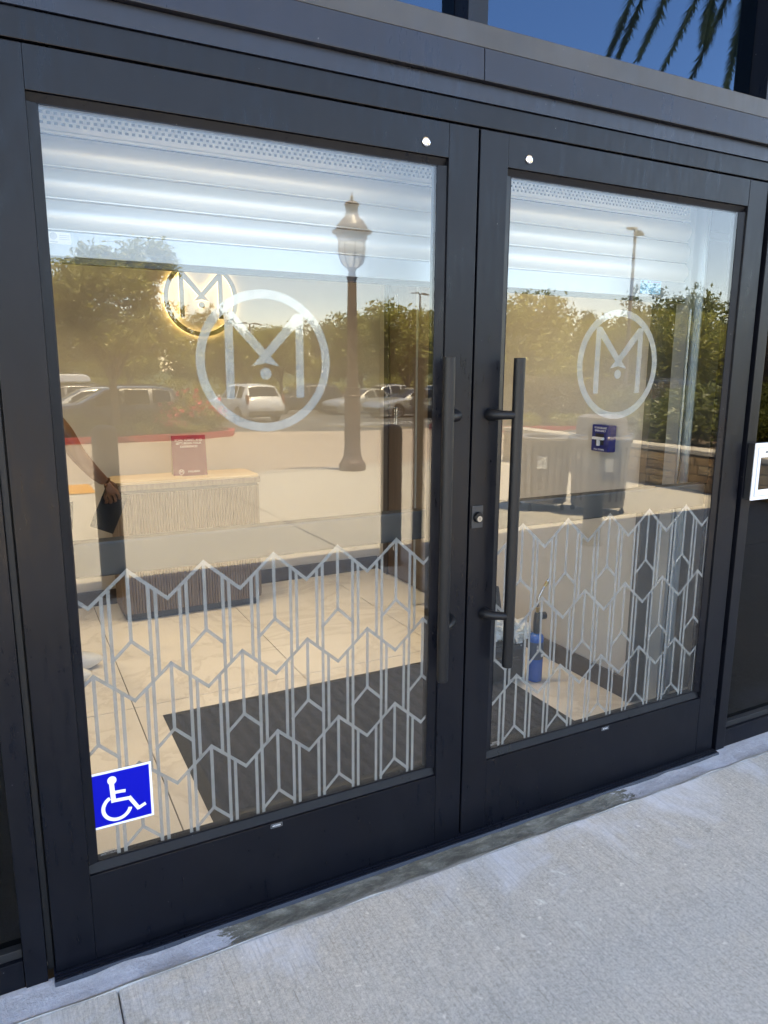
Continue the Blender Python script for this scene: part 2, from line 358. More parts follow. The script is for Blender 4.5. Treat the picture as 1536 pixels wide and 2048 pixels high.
def text(name, s, size, m, parent, mtx, ext=.0003, align='CENTER', sx=1.0):
    cu = bpy.data.curves.new(name, 'FONT'); cu.body = s; cu.size = size; cu.align_x = align; cu.align_y = 'CENTER'; cu.extrude = ext; cu.resolution_u = 3
    t = bpy.data.objects.new('tmp', cu); COL.objects.link(t)
    dg = bpy.context.evaluated_depsgraph_get(); me = bpy.data.meshes.new_from_object(t.evaluated_get(dg)); bpy.data.objects.remove(t)
    me.name = name; me.transform(mtx @ Matrix.Diagonal((sx, 1, 1, 1))); me.materials.clear()
    return link(name, me, m, parent)
RX90 = Matrix.Rotation(R(90), 4, 'X')            # text facing -y
def face_my(x, y, z): return Matrix.Translation((x, y, z)) @ RX90
def face_mx(x, y, z): return Matrix.Translation((x, y, z)) @ Matrix.Rotation(R(-90), 4, 'Z') @ RX90

def gz(y):
    d = max(0., -y-.1)
    if d < 9.5: return -.016*d
    return -.152-.032*(min(d, 45)-9.5)
def sheet(name, pts, m, lift=0, parent=None, sub=1.0):
    """flat outline laid on the sloping ground: triangulated grid clipped to outline's bands in y"""
    ys = sorted({p[1] for p in pts} | {y for y in (-.1, -9.6, -45.1) if min(p[1] for p in pts) < y < max(p[1] for p in pts)})
    bm = bmesh.new(); vs_ = [bm.verts.new((p[0], p[1], 0)) for p in pts]; bm.faces.new(vs_)
    for y in (-9.6, -45.1): bmesh.ops.bisect_plane(bm, geom=bm.verts[:]+bm.edges[:]+bm.faces[:], plane_co=(0, y, 0), plane_no=(0, 1, 0))
    for v in bm.verts: v.co.z = gz(v.co.y)+lift
    bmesh.ops.triangulate(bm, faces=bm.faces); bmesh.ops.recalc_face_normals(bm, faces=bm.faces)
    me = bpy.data.meshes.new(name); bm.to_mesh(me); bm.free(); 
    if me.polygons and me.polygons[0].normal.z < 0: me.flip_normals()
    return link(name, me, m, parent)
def strip_path(pts, w):
    """offset an open path sideways by w (left), returns list"""
    out = []
    for i, p in enumerate(pts):
        a = Vector(pts[max(i-1, 0)]).to_2d(); b = Vector(pts[min(i+1, len(pts)-1)]).to_2d(); d = (b-a).normalized(); out.append((p[0]-d.y*w, p[1]+d.x*w))
    return out
# ================================================================== GROUND (structure)
def struct_sheet(*a, **k): return struct(sheet(*a, **k))
g = struct(MB().add([(-400,-.3,-.10),(400,-.3,-.10),(400,-9.6,-.32),(-400,-9.6,-.32),(400,-45.1,-1.40),(-400,-45.1,-1.40),(400,-500,-1.40),(-400,-500,-1.40)],
    [(0,3,2,1),(3,5,4,2),(5,7,6,4)]).build('ground', M['grass']))
struct(MB().quad((-60,.0,-.14),(60,.0,-.14),(60,60,-.14),(-60,60,-.14)).build('subfloor', M['kerb']))
# pavement in front of the shop: a sheet with separate slabs, joints open between them
side = struct(sheet('pavement', [(-25,-.3),(-25,-9.75),(30,-9.75),(30,-.3)], M['grout'], -.045))
xs = [-1.085+2.44*k for k in range(-8, 13)]; ysl = [-.105, -2.30, -3.62, -6.3, -9.30]
for i in range(len(xs)-1):
    for j in range(len(ysl)-1):
        x0, x1, y1, y0 = xs[i]+.0016, xs[i+1]-.0016, ysl[j]-.0016, ysl[j+1]+.0016
        if j: x0 += .004; x1 -= .004; y0 += .004; y1 -= .004
        mb = MB(); e = .005
        mb.add([(x0,y0,gz(y0)-.04),(x1,y0,gz(y0)-.04),(x1,y1,gz(y1)-.04),(x0,y1,gz(y1)-.04),
                (x0,y0,gz(y0)-e),(x1,y0,gz(y0)-e),(x1,y1,gz(y1)-e),(x0,y1,gz(y1)-e),
                (x0+e,y0+e,gz(y0)),(x1-e,y0+e,gz(y0)),(x1-e,y1-e,gz(y1)),(x0+e,y1-e,gz(y1))],
               [(0,1,5,4),(1,2,6,5),(2,3,7,6),(3,0,4,7),(4,5,9,8),(5,6,10,9),(6,7,11,10),(7,4,8,11),(8,9,10,11)])
        mb.build('slab', M['walk'], side)
# kerb lip along the lane
kb = MB()
kb.add([(-25,-9.31,gz(-9.3)+.0),(30,-9.31,gz(-9.3)),(30,-9.62,gz(-9.6)),(-25,-9.62,gz(-9.6)),(30,-9.72,gz(-9.6)-.05),(-25,-9.72,gz(-9.6)-.05)],[(0,3,2,1),(3,5,4,2)])
struct(kb.build('pavement_kerb', M['kerb']))
tp = thing('tactile_paving', 'yellow tactile paving pad at the edge of the plaza', 'tactile paving', (0,0,0))
tpb = sheet('pad', [(-3.2,-8.36),(-3.2,-9.28),(-.2,-9.28),(-.2,-8.36)], M['tactile'], .010, tp)
mb = MB()
for i in range(46):
    for j in range(14):
        x, y = -3.17+.065*i, -9.24+.065*j; mb.lathe([(.018, 0), (.011, .006)], (x, y, gz(y)+.0105), 6)
o = mb.build('domes', M['tactile'], tp); o['kind'] = 'stuff'
struct_sheet('drive_lane', [(-40,-9.68),(-40,-20.2),(1.0,-20.2),(5.6,-22.0),(9,-20.0),(12.4,-20.1),(40,-18.0),(40,-9.68)], M['lane'], -.045)
struct_sheet('car_park', [(-40,-20.0),(-40,-60),(70,-60),(70,-14),(40,-15.5),(14,-17)], M['asphalt'], -.055)
for nme, pts, mm in (('parking_line', [(9.3,-24.4),(9.45,-24.4),(11.9,-21.0),(11.7,-21.0)], 'yellowpaint'), ('parking_line', [(9.9,-24.2),(13.6,-23.8),(13.6,-24.0),(9.9,-24.4)], 'whitepaint'),
                     ('parking_line', [(10.4,-25.3),(16,-24.6),(16,-24.8),(10.4,-25.5)], 'whitepaint'), ('parking_line', [(6,-29),(6.12,-29),(6.9,-34),(6.78,-34)], 'whitepaint'),
                     ('parking_line', [(11.5,-29),(11.62,-29),(10.5,-35),(10.38,-35)], 'whitepaint')):
    struct_sheet(nme, pts, M[mm], -.050)
def island(name, pts, label, kw=.16):
    n = len(pts); inner = []
    c = Vector((sum(p[0] for p in pts)/n, sum(p[1] for p in pts)/n))
    cw = sum(pts[i][0]*pts[(i+1) % n][1]-pts[(i+1) % n][0]*pts[i][1] for i in range(n)) > 0
    for i in range(n):
        a = Vector(pts[i-1]); b = Vector(pts[(i+1) % n]); d = (b-a).normalized(); nn = Vector((-d.y, d.x))*(1 if cw else -1); inner.append((pts[i][0]+nn.x*kw, pts[i][1]+nn.y*kw))
    t = thing(name, label, 'planting island', (0,0,0)); mb = MB(); v = []
    for p in pts: v.append((*p, gz(p[1])-.06))
    for p in pts: v.append((*p, gz(p[1])+.13))
    for p in inner: v.append((*p, gz(p[1])+.13))
    for p in inner: v.append((*p, gz(p[1])+.05))
    f = [(k*n+i, k*n+(i+1) % n, (k+1)*n+(i+1) % n, (k+1)*n+i) for k in range(3) for i in range(n)]
    mb.add(v, f); mb.build('kerb', M['redkerb'], t); sheet('soil', inner, M['soil'], .09, t); return t
ISL_L = [(-14,-18.9),(-3,-18.75),(2.3,-18.65),(3.8,-18.9),(4.9,-19.7),(5.3,-20.9),(5.0,-22.0),(4.0,-22.3),(2,-21.2),(-3,-21.0),(-14,-21.2)]
island('planting_island', ISL_L, 'planting island with red kerb and pink roses under the big tree')
ISL_R = [(11.2,-17.2),(13.1,-16.2),(16.5,-14.1),(24,-11.2),(34,-8.5),(38,-12),(30,-16.5),(22,-19.2),(15,-20.2),(11.6,-19.4)]
island('planting_island', ISL_R, 'planting island with red kerb behind the rubbish bins')

# ================================================================== SHOPFRONT
bld = thing('shopfront', 'dark charcoal metal shopfront framing around the double doors', 'building', (0,0,0))
FR = M['frame']
box('head_rail', FR, bld, -2.3, 2.3, -.003, .08, 2.163, 2.2205)
MB().prism([(-.010, 2.222), (.06, 2.222), (.06, 2.272), (.004, 2.272), (.004, 2.228), (-.010, 2.226)], 'x', -2.3, 2.3).build('head_trim', M['head'], bld)
for x0, x1 in ((-2.3, -.0015), (.0015, 2.3)):
    MB().prism([(-.014, 2.2735), (.06, 2.2735), (.06, 2.353), (-.0105, 2.353), (-.0145, 2.276)], 'x', x0, x1).build('flashing', M['head'], bld)
box('transom_sill', M['sill'], bld, -2.3, 2.3, -.008, .12, 2.3555, 2.411)
for x0, x1 in ((-.047, .016), (1.16, 1.225), (-1.285, -1.222)):
    box('transom_mullion', FR, bld, x0, x1, .001, .13, 2.412, 3.5)
for x0, x1 in ((-2.3,-1.287),(-1.220,-.049),(.018,1.158),(1.227,2.3)):
    MB().box(x0, x1, .068, .074, 2.412, 3.5).build('transom_glass', M['darkglass'], bld)
box('transom_head', FR, bld, -2.3, 2.3, -.004, .14, 3.502, 3.6)
for s in (-1, 1):
    a, b = sorted((s*1.2355, s*1.286)); box('jamb', FR, bld, a, b, -.006, .10, .0, 2.162)
    a, b = sorted((s*1.2195, s*1.2345)); box('jamb_stop', M['black'], bld, a, b, .018, .10, .012, 2.162)
    a, b = sorted((s*1.200, s*1.2375)); box('jamb_stop', M['black'], bld, a, b, .0485, .11, .012, 2.162)  # extra strip added behind the leaf edge to block a light leak
    a, b = sorted((s*2.2, s*2.3)); box('jamb', FR, bld, a, b, -.006, .10, 0, 2.162)
    a, b = sorted((s*1.2875, s*2.1985)); box('bottom_rail', FR, bld, a, b, .001, .09, .0, .075)
    box('glazing_bead', M['black'], bld, a, b, .012, .05, .0765, .10)
    MB().box(a, b, .034, .040, .1005, 2.161).build('sidelite_glass', M['sideglass'], bld)
    box('back_panel', M['black'], bld, a, b, .16, .19, .0, 2.15)  # black panel added so the space behind the sidelites looks unlit
    a, b = sorted((s*2.302, s*9)); MB().box(a, b, -.02, .3, -.1, 5.0).build('facade_wall', M['stucco'], bld)
MB().box(-2.3, 2.3, .001, .3, 3.6025, 5.0).build('upper_wall', M['stucco'], bld)
MB().box(-9, 9, -2.62, .3, 5.002, 5.35).build('canopy', M['canopy'], bld)
MB().prism([(-.036, .0), (-.030, .009), (.0, .0115), (.075, .0115), (.075, .0)], 'x', -1.222, 1.222).build('threshold', M['head'], bld)
mb = MB()
for k in range(3): mb.box(-1.219, 1.219, -.026+.010*k, -.022+.010*k, .0095+.0008*k, .0125+.0008*k)
mb.build('threshold_rib', M['frame'], bld)
mo = MB().add([(-2.3,-.037,.001),(2.3,-.037,.001),(2.3,-.088,-.010),(-2.3,-.088,-.010),(2.3,-.108,.001),(-2.3,-.108,.001),(-2.3,-.0,.0005),(2.3,-.0,.0005),(-2.3,-.115,-.02),(2.3,-.115,-.02)],
     [(6,0,1,7),(0,3,2,1),(3,5,4,2),(5,8,9,4)])
me = mo.mesh('mortar_strip'); bm = bmesh.new(); bm.from_mesh(me)
bmesh.ops.subdivide_edges(bm, edges=[e for e in bm.edges if abs((e.verts[0].co-e.verts[1].co).x) > 1], cuts=260, use_grid_fill=True)
for v in bm.verts:
    if v.co.y < -.03: v.co.z += .006*(noise.noise(Vector((v.co.x*9, v.co.y*30, 0)))); v.co.y += .006*noise.noise(Vector((v.co.x*5, 3, v.co.y*9)))
bmesh.ops.recalc_face_normals(bm, faces=bm.faces); bm.to_mesh(me); bm.free()
if sum(p.normal.z for p in me.polygons) < 0: me.flip_normals()
struct(link('mortar_strip', me, M['mortar'], None, True))

# ------------------------------------------------------------------ doors
W, ST, ZB, ZT, ZL, ZH = 1.219, .0978, .2517, 2.072, .012, 2.1585
GX0, GX1, GZ0, GZ1 = .122, 1.0975, .2737, 2.0565      # visible glass, measured from the meeting edge
def clip(p, q, x0, x1, z0, z1):
    t0, t1 = 0., 1.; d = (q[0]-p[0], q[1]-p[1])
    for pp, qq in ((-d[0], p[0]-x0), (d[0], x1-p[0]), (-d[1], p[1]-z0), (d[1], z1-p[1])):
        if abs(pp) < 1e-9:
            if qq < 0: return None
        else:
            t = qq/pp
            if pp < 0: t0 = max(t0, t)
            else: t1 = min(t1, t)
    if t0 >= t1: return None
    return (p[0]+d[0]*t0, p[1]+d[1]*t0), (p[0]+d[0]*t1, p[1]+d[1]*t1)
def film_pattern(x0, x1, z0, z1, ph):
    P_, A, S_ = .1869, .083, .0088; segs = []
    for row, (zp, off) in enumerate(((1.030, 0), (.773, .5), (.518, 0))):
        zn = (.773, .518, None)[row]
        k0 = int((x0-ph)/P_)-2
        for k in range(k0, k0+12):
            x = ph+(k+off)*P_
            segs += [((x, zp), (x+P_/2, zp-A)), ((x, zp), (x-P_/2, zp-A)), ((x, zp), (x, zp-.182)),
                     ((x, zp-.182), (x+.0465, zp-.227)), ((x, zp-.182), (x-.0465, zp-.227))]
            for a in (.0465, .0635):
                for s in (-1, 1):
                    low = zn-A*(1-a/(P_/2))  if zn else z0
                    segs.append(((x+s*a, zp-A*a/(P_/2)), (x+s*a, low)))
    mb = MB(); y = 0
    for n_, (p, q) in enumerate(segs):
        c = clip(p, q, x0, x1, z0, z1)
        if not c: continue
        (ax, az), (bx, bz) = c; d = Vector((bx-ax, bz-az)); l = d.length
        if l < .002: continue
        d /= l; e = S_/2 if abs(d.x) > .05 else 0; nx, nz = -d.y*S_/2, d.x*S_/2
        ax -= d.x*e; az -= d.y*e; bx += d.x*e; bz += d.y*e; yy = .0246+.00002*(n_ % 11)
        mb.quad((ax+nx, yy, az+nz), (bx+nx, yy, bz+nz), (bx-nx, yy, bz-nz), (ax-nx, yy, az-nz))
    return mb
LEGS = [[(-.585,.68),(-.465,.68),(-.465,-.52),(-.585,-.52)], [(.585,.68),(.465,.68),(.465,-.52),(.585,-.52)],
        [(-.52,.68),(-.455,.68),(.205,-.065),(.01,-.025),(-.52,.545)]]
LEGS.append([(-x, z) for x, z in LEGS[2]])
def emblem(cx, cz, Rr, y, depth, name, m, parent, ringw=.125, split=False):
    """ring + M + dot, outline shapes extruded in y"""
    objs = []
    def outl(pts): return [(cx+px*Rr, cz+pz*Rr) for px, pz in pts]
    n = 72; mb = MB(); v = []
    for k, (r_, yy) in enumerate(((1, y), (1-ringw, y), (1-ringw, y+depth), (1, y+depth))):
        for i in range(n):
            a = 2*math.pi*i/n; v.append((cx+Rr*r_*math.cos(a), yy, cz+Rr*r_*math.sin(a)))
    if depth: mb.add(v, [(k*n+i, k*n+(i+1) % n, ((k+1) % 4)*n+(i+1) % n, ((k+1) % 4)*n+i) for k in range(4) for i in range(n)])
    else: mb.add(v[:2*n], [(i, (i+1) % n, n+(i+1) % n, n+i) for i in range(n)])
    m1 = mb if not split else MB()
    for q, P_ in enumerate(LEGS):
        if depth: m1.prism(outl(P_), 'y', y+.0002*q, y+depth-.0002*q)
        else: m1.poly([(a, y+.00004*q, b) for a, b in outl(P_)])
    dot = [(.085*math.cos(2*math.pi*i/28), -.17+.085*math.sin(2*math.pi*i/28)) for i in range(28)]
    m2 = m1 if not split else MB()
    if depth: m2.prism(outl(dot), 'y', y, y+depth)
    else: m2.poly([(a, y, b) for a, b in outl(dot)])
    if not split: return [mb.build(name, m, parent)]
    return [mb.build('ring', m, parent), m1.build('letter', m, parent), m2.build('dot', m, parent)]
def door(s, label):
    """s=-1 left leaf, +1 right leaf; x measured from the meeting edge outwards"""
    t = thing('glass_door', label, 'door', (0,0,0), 0, 'pair of glass entrance doors')
    X = lambda a, b: tuple(sorted((s*a, s*b)))
    for a, b in ((.0035, ST), (W-ST, W-.003)): box('stile', FR, t, *X(a, b), 0, .045, ZL, ZH, .002)
    box('bottom_rail', FR, t, *X(ST+.0004, W-ST-.0004), .0006, .0445, ZL, ZB, .0012); box('top_rail', FR, t, *X(ST+.0004, W-ST-.0004), .0006, .0445, ZT, ZH, .0012)
    # glazing beads, sloped towards the glass
    xi, xo = ST+.0006, W-ST-.0006
    def bead(p): p.build('glazing_bead', FR, t)
    bd = [(.004, 0), (.009, .0004), (.0172, .0225), (.0172, .026), (.044, .026), (.044, 0)]
    bead(MB().prism([(y, ZB+.0006+h) for y, h in bd], 'x', *X(xi+.0, xo))); bead(MB().prism([(y, ZT-.0006-h*.75) for y, h in bd], 'x', *X(xi, xo)))
    bead(MB().prism([(s*(xi+h), y) for y, h in bd], 'z', ZB+.024, ZT-.018)); bead(MB().prism([(s*(xo-h*.9), y) for y, h in bd], 'z', ZB+.024, ZT-.018))
    MB().box(*X(xi+.012, xo-.012), .0185, .0240, ZB+.012, ZT-.010).build('glass_pane', M['glass'], t)
    a, b = X(GX0-.004, GX1+.004)
    film_pattern(a, b, ZB+.014, ZT, -.982 if s < 0 else .226).build('film_pattern', M['film'], t)
    emblem(-.616 if s < 0 else .590, 1.532, .176, .0247, 0, 'film_emblem', M['film2'], t)
    # pull handle
    h = MB(); hx, hy = s*.120, -.060; h.tube([(hx, hy, .601), (hx, hy, .6025), (hx, hy, 1.5475), (hx, hy, 1.549)], [.0155, .017, .017, .0155], 28)
    ho = h.build('pull_handle', M['handle'], t, True)
    for z in (1.385, .768):
        p = MB(); p.tube([(s*.064, .0005, z), (s*.064, -.009, z), (s*.068, -.022, z), (s*.082, -.040, z), (s*.104, -.055, z), (s*.118, -.060, z)], [.0185, .0185, .0165, .0135, .0125, .0125], 20)
        p.build('handle_post', M['handle'], ho, True)
    # round chromed cap in the top rail
    cp = MB(); cp.lathe([(.0125, 0), (.0125, .002), (.011, .0042), (.007, .0058), (.002, .0064)], (0,0,0), 24); cp.xf(Matrix.Translation((s*.170, -.0002, 2.1015)) @ RX90); cp.build('cap', M['chrome'], t, True)
    # push bar on the inside
    pb = box('push_bar', M['trim'], t, *X(ST+.02, W-ST-.02), .052, .098, 1.014, 1.102, .006)
    for a in (.06, W-.06): box('push_bar_bracket', M['trim'], pb, *X(a-.05, a+.05), .0455, .10, 1.02, 1.096, .004)
    # maker's plate
    xx = -.627 if s < 0 else .620
    np_ = box('name_plate', M['trim'], t, xx-.017, xx+.017, -.0014, .0002, .2375, .2495, .0004)
    fr = MB()
    for q in ((xx-.017, xx+.017, .2489, .2495), (xx-.017, xx+.017, .2375, .2381), (xx-.017, xx-.0164, .2375, .2495), (xx+.0164, xx+.017, .2375, .2495)): fr.box(q[0], q[1], -.0017, -.0012, q[2], q[3])
    fr.build('plate_border', M['rail'], np_)
    text('lettering', 'ARCADIA', .0072, M['white'], np_, face_my(xx, -.0016, .2435), sx=.78)
    # etched glass mark in the bottom corner
    gx = -1.07 if s < 0 else .145
    text('glass_mark', 'TEMPERED\nSAFETY GLASS', .0065, M['film'], t, face_my(gx, .0178, .295))
    return t
dl = door(-1, 'left glass entrance door with blue accessibility sticker in its lower corner')
dr = door(1, 'right glass entrance door with round key lock beside its pull handle')
box('light_gap_strip', FR, dr, -.016, .016, .0458, .0505, ZL, ZH, .001)  # strip added behind the meeting stiles to close the bright gap
# lock on right leaf
lk = box('lock_plate', M['trim'], dr, .008, .048, -.0045, .0004, 1.044, 1.113, .0012)
c = MB(); c.lathe([(.0165, 0), (.0165, .008), (.0150, .0115), (.010, .0115)], (0,0,0), 28); c.xf(Matrix.Translation((.029, -.004, 1.078)) @ RX90); c.build('lock_ring', M['handle'], lk, True)
c = MB(); c.lathe([(.0092, .0116), (.0088, .0128), (.0, .0128)], (0,0,0), 24, False); c.xf(Matrix.Translation((.029, -.004, 1.074)) @ RX90); c.build('lock_cylinder', M['dullsteel'], lk, True)
MB().box(.0282, .0298, -.0174, -.0167, 1.0705, 1.0775).build('keyhole', M['black'], lk)
# accessibility sticker on left leaf
sx0, sx1, sz0, sz1 = -1.108, -.954, .365, .519; ys = .0178
stk = MB().box(sx0, sx1, ys, ys+.0004, sz0, sz1).build('accessibility_sticker', M['white'], dl); stk['label'] = 'blue and white wheelchair sticker'
MB().box(sx0+.006, sx1-.006, ys-.0003, ys-.0001, sz0+.006, sz1-.006).build('blue_field', M['signblue'], stk)
cx, cz, sc = (sx0+sx1)/2, (sz0+sz1)/2, .154
def S2(px, pz): return (sx0+px*sc, ys-.0006, sz0+pz*sc)
sy = MB(); sy.poly([S2(.37+.075*math.cos(a*.2618)*.95, .82+.075*math.sin(a*.2618)) for a in range(24)])
def stroke(a, b, w_, k):
    d = Vector((b[0]-a[0], b[1]-a[1])).normalized()*w_/2; n_ = (-d.y, d.x)
    sy.add([Vector(S2(a[0]+n_[0], a[1]+n_[1]))-Vector((0,k,0)), Vector(S2(b[0]+n_[0], b[1]+n_[1]))-Vector((0,k,0)), Vector(S2(b[0]-n_[0], b[1]-n_[1]))-Vector((0,k,0)), Vector(S2(a[0]-n_[0], a[1]-n_[1]))-Vector((0,k,0))], [(0,1,2,3)])
stroke((.36, .77), (.375, .42), .075, .0001); stroke((.365, .60), (.57, .585), .055, .0002); stroke((.345, .455), (.635, .435), .06, .0003)
stroke((.615, .46), (.765, .195), .062, .0004); stroke((.745, .205), (.875, .265), .055, .0005)
arc = [(a, b) for a, b in zip([R(105+i*(395-105)/26-0) for i in range(27)], range(27))]
CX, CZ, ro_, ri_ = .42, .32, .245, .185
pts = [R(118+i*(345-118)/30) for i in range(31)]
for i in range(30):
    a, b = pts[i], pts[i+1]
    sy.add([S2(CX+ro_*math.cos(a), CZ+ro_*math.sin(a)), S2(CX+ro_*math.cos(b), CZ+ro_*math.sin(b)), S2(CX+ri_*math.cos(b), CZ+ri_*math.sin(b)), S2(CX+ri_*math.cos(a), CZ+ri_*math.sin(a))], [(0,1,2,3)])
sy.build('wheelchair_symbol', M['white'], stk)

# intercom on right-hand frame
ic = thing('intercom', 'white wall intercom box with dark sides beside the right door', 'intercom', (0,0,0))
box('back_box', M['black'], ic, 1.2430, 1.3640, -.0340, -.0065, 1.039, 1.252, .002)
box('front_plate', M['white'], ic, 1.2420, 1.3650, -.040, -.0342, 1.038, 1.253, .002)
box('bezel', M['greyplastic'], ic, 1.2540, 1.3530, -.0425, -.0402, 1.052, 1.238, .001)
fp = box('inner_plate', M['white'], ic, 1.2575, 1.3495, -.0445, -.0427, 1.0555, 1.2345, .001)
box('screen', M['carglass'], ic, 1.2690, 1.3380, -.0455, -.0447, 1.078, 1.200, .0003); box('sensor', M['black'], ic, 1.2920, 1.3100, -.0455, -.0447, 1.216, 1.222, .0003)

# ================================================================== INTERIOR
fl = struct(MB().box(-3.2, 1.95, .06, 3.35, -.06, -.012).build('floor', M['grout']))
txs = [.01+.81*k for k in range(-4, 4)]; tys = [.06, 1.45, 3.07]
for i in range(len(txs)-1):
    for j in range(2):
        x0, x1, y0, y1 = max(-3.2, txs[i]), min(1.95, txs[i+1]), tys[j], tys[j+1]
        if x1 > x0: MB().box(x0+.0022, x1-.0022, y0+.0022, y1-.0022, -.0118, 0).build('tile', M['tile'], fl)
def wall(name, m, *b): return struct(MB().box(*b).build(name, m))
wall('back_wall', M['wall'], -3.2, 1.42, 3.06, 3.2, -.01, 2.8); wall('left_wall', M['wall'], -3.34, -3.201, .20, 3.2, -.01, 2.8)
rw = wall('right_wall', M['wall'], 1.27, 1.42, .507, 3.058, -.01, 2.8)
wall('wall_return', M['wallgrey'], 1.24, 2.3, .47, .505, -.01, 2.8); wall('left_return', M['wallgrey'], -3.2, -1.9, .20, .26, 0, 2.8)
wall('ceiling', M['ceil'], -3.2, 1.42, .2, 3.06, 2.802, 2.9)
wall('shutter_dark_backing', M['plinth'], -3.2, 2.3, .33, .468, 2.06, 2.8); wall('shutter_cover', M['ceil'], -3.2, 2.3, .145, .328, 2.31, 2.8)  # first box: dark backing added so the perforated slat's holes look unlit
for b in ((-3.2, 1.25, 3.045, 3.0595), (1.2545, 1.2695, .507, 2.02), (1.2545, 1.2695, 2.93, 3.044)):
    struct(box('baseboard', M['base'], None, *b, .0005, .10, .002))
# brown side door in the right wall
sd = thing('side_door', 'dark brown timber side door in the right interior wall', 'door', (0,0,0))
for y0, y1 in ((2.02, 2.06), (2.86, 2.925)): box('door_frame', M['base'], sd, 1.235, 1.269, y0, y1, .0005, 2.2)
box('door_frame', M['base'], sd, 1.235, 1.269, 2.0605, 2.8595, 2.14, 2.2)
box('leaf', M['brown'], sd, 1.245, 1.268, 2.063, 2.857, .012, 2.137)
for z in (1.19, .27, 1.95):
    for q in range(2):
        hg = MB(); hg.tube([(1.240, 2.735+.028*q, z-.06), (1.240, 2.735+.028*q, z+.06)], .008, 10); hg.build('hinge', M['steel'], sd, True)
# glazed partition edge standing near the side door
gp = thing('glass_partition', 'frameless glass partition with polished edge near the side door', 'glass partition', (0,0,0))
MB().box(1.06, 1.233, 2.14, 2.152, .0, 2.2).build('pane', M['glass'], gp); MB().box(1.052, 1.0595, 2.139, 2.153, 0, 2.2).build('edge_trim', M['rail'], gp)

# reception counter
rc = thing('reception_counter', 'fluted grey brown reception counter with pale wooden top', 'counter', (-.234, 2.62, 0))
CW = .438; fl_ = 0
core = MB(); rr = .05
def rrect(hw, y0, y1, r_, n=6):
    p = []
    for (cx_, cy_, a0) in ((hw-r_, y0+r_, -90), (hw-r_, y1-r_, 0), (-hw+r_, y1-r_, 90), (-hw+r_, y0+r_, 180)):
        for i in range(n+1):
            a = R(a0+90*i/n); p.append((cx_+r_*math.cos(a), cy_+r_*math.sin(a)))
    return p
core.prism(rrect(CW-.006, .006, .344, rr), 'z', .05, .785).build('body', M['wood'], rc)
MB().prism(rrect(CW-.02, .03, .33, rr), 'z', .001, .0495).build('plinth', M['plinth'], rc)
MB().prism(rrect(CW+.006, -.006, .36, rr), 'z', .806, .838).build('top_rim', M['wood'], rc)
MB().prism(rrect(CW-.01, .008, .342, rr), 'z', .7855, .8055).build('shadow_gap', M['plinth'], rc)
MB().prism(rrect(CW-.004, .004, .35, rr), 'z', .8385, .850).build('counter_top', M['woodtop'], rc)
slat_me = None; P_ = .0165
front = [(x, -.0005, 0) for x in [(-CW+rr)+P_*k for k in range(int((2*CW-2*rr)/P_)+1)] if abs(x+.01) > .013]
sides = [(-CW+.0055, y, 1) for y in [rr+.012+P_*k for k in range(15)]] + [(CW-.0055, y, -1) for y in [rr+.012+P_*k for k in range(15)]]
prof = [(-.0072, .004), (-.0062, -.003), (-.003, -.0062), (.003, -.0062), (.0062, -.003), (.0072, .004)]
sm = MB().prism(prof, 'z', .052, .784).mesh('flute'); bm = bmesh.new(); bm.from_mesh(sm); bmesh.ops.recalc_face_normals(bm, faces=bm.faces); bm.to_mesh(sm); bm.free()
for x, y, k in front+sides:
    o = link('flute', sm, M['wood'], rc); o.location = (x, y+.002 if k == 0 else y, 0); o.rotation_euler = (0, 0, {0: 0, 1: R(-90), -1: R(90)}[k])
# timber placemat edge and sign card on counter
cd = thing('sign_card', 'maroon folded table card with white lettering on the counter', 'table card', (-.205, 2.765, .851), R(-3))
def tilt(y0, z0, dy, dz): return Matrix.Translation((0, y0, z0)) @ Matrix.Rotation(math.atan2(dy, dz)*-1, 4, 'X')
hh, ww = .252, .104
A = Matrix.Rotation(R(-8), 4, 'X')
MB().box(-ww, ww, 0, .002, 0, hh).xf(A).build('front_panel', M['maroon'], cd)
MB().box(-ww, ww, 0, .002, 0, hh-.001).xf(Matrix.Translation((0, .078, 0)) @ Matrix.Rotation(R(8), 4, 'X')).build('back_panel', M['beige'], cd)
MB().box(-ww, ww, .003, .075, -.0002, .0018).build('base_panel', M['beige'], cd)
for s_, z in (("SCAN, SUBMIT, AND", .222), ("LET'S BEGIN YOUR", .202), ("EXPERIENCE!", .182)):
    text('lettering', s_, .0185, M['white'], cd, A @ face_my(0, -.0009, z))
text('lettering', 'MALABAR', .0165, M['white'], cd, A @ face_my(.022, -.0009, .026))
eo = emblem(-.055, .026, .0165, -.0010, 0, 'emblem', M['white'], cd)[0]; eo.data.transform(A)
pm = tag(MB().box(-.30, .16, -.10, .10, 0, .004).build('wooden_board', M['woodtop'], None), 'thin pale wooden board lying on the counter in front of the card', 'board'); pm.location = (-.42, 2.735, .8512)

# halo-lit emblem on the back wall
sg = thing('wall_sign', 'round halo-lit letter M emblem glowing warm on the back wall', 'sign', (0,0,0))
SX, SZ, SR = -.0285, 1.946, .236
emblem(SX, SZ, SR, 3.020, .012, 'x', M['gold'], sg, .12, True)
emblem(SX, SZ, SR*.998, 3.0345, .008, 'halo_light', M['glow'], sg, .115)
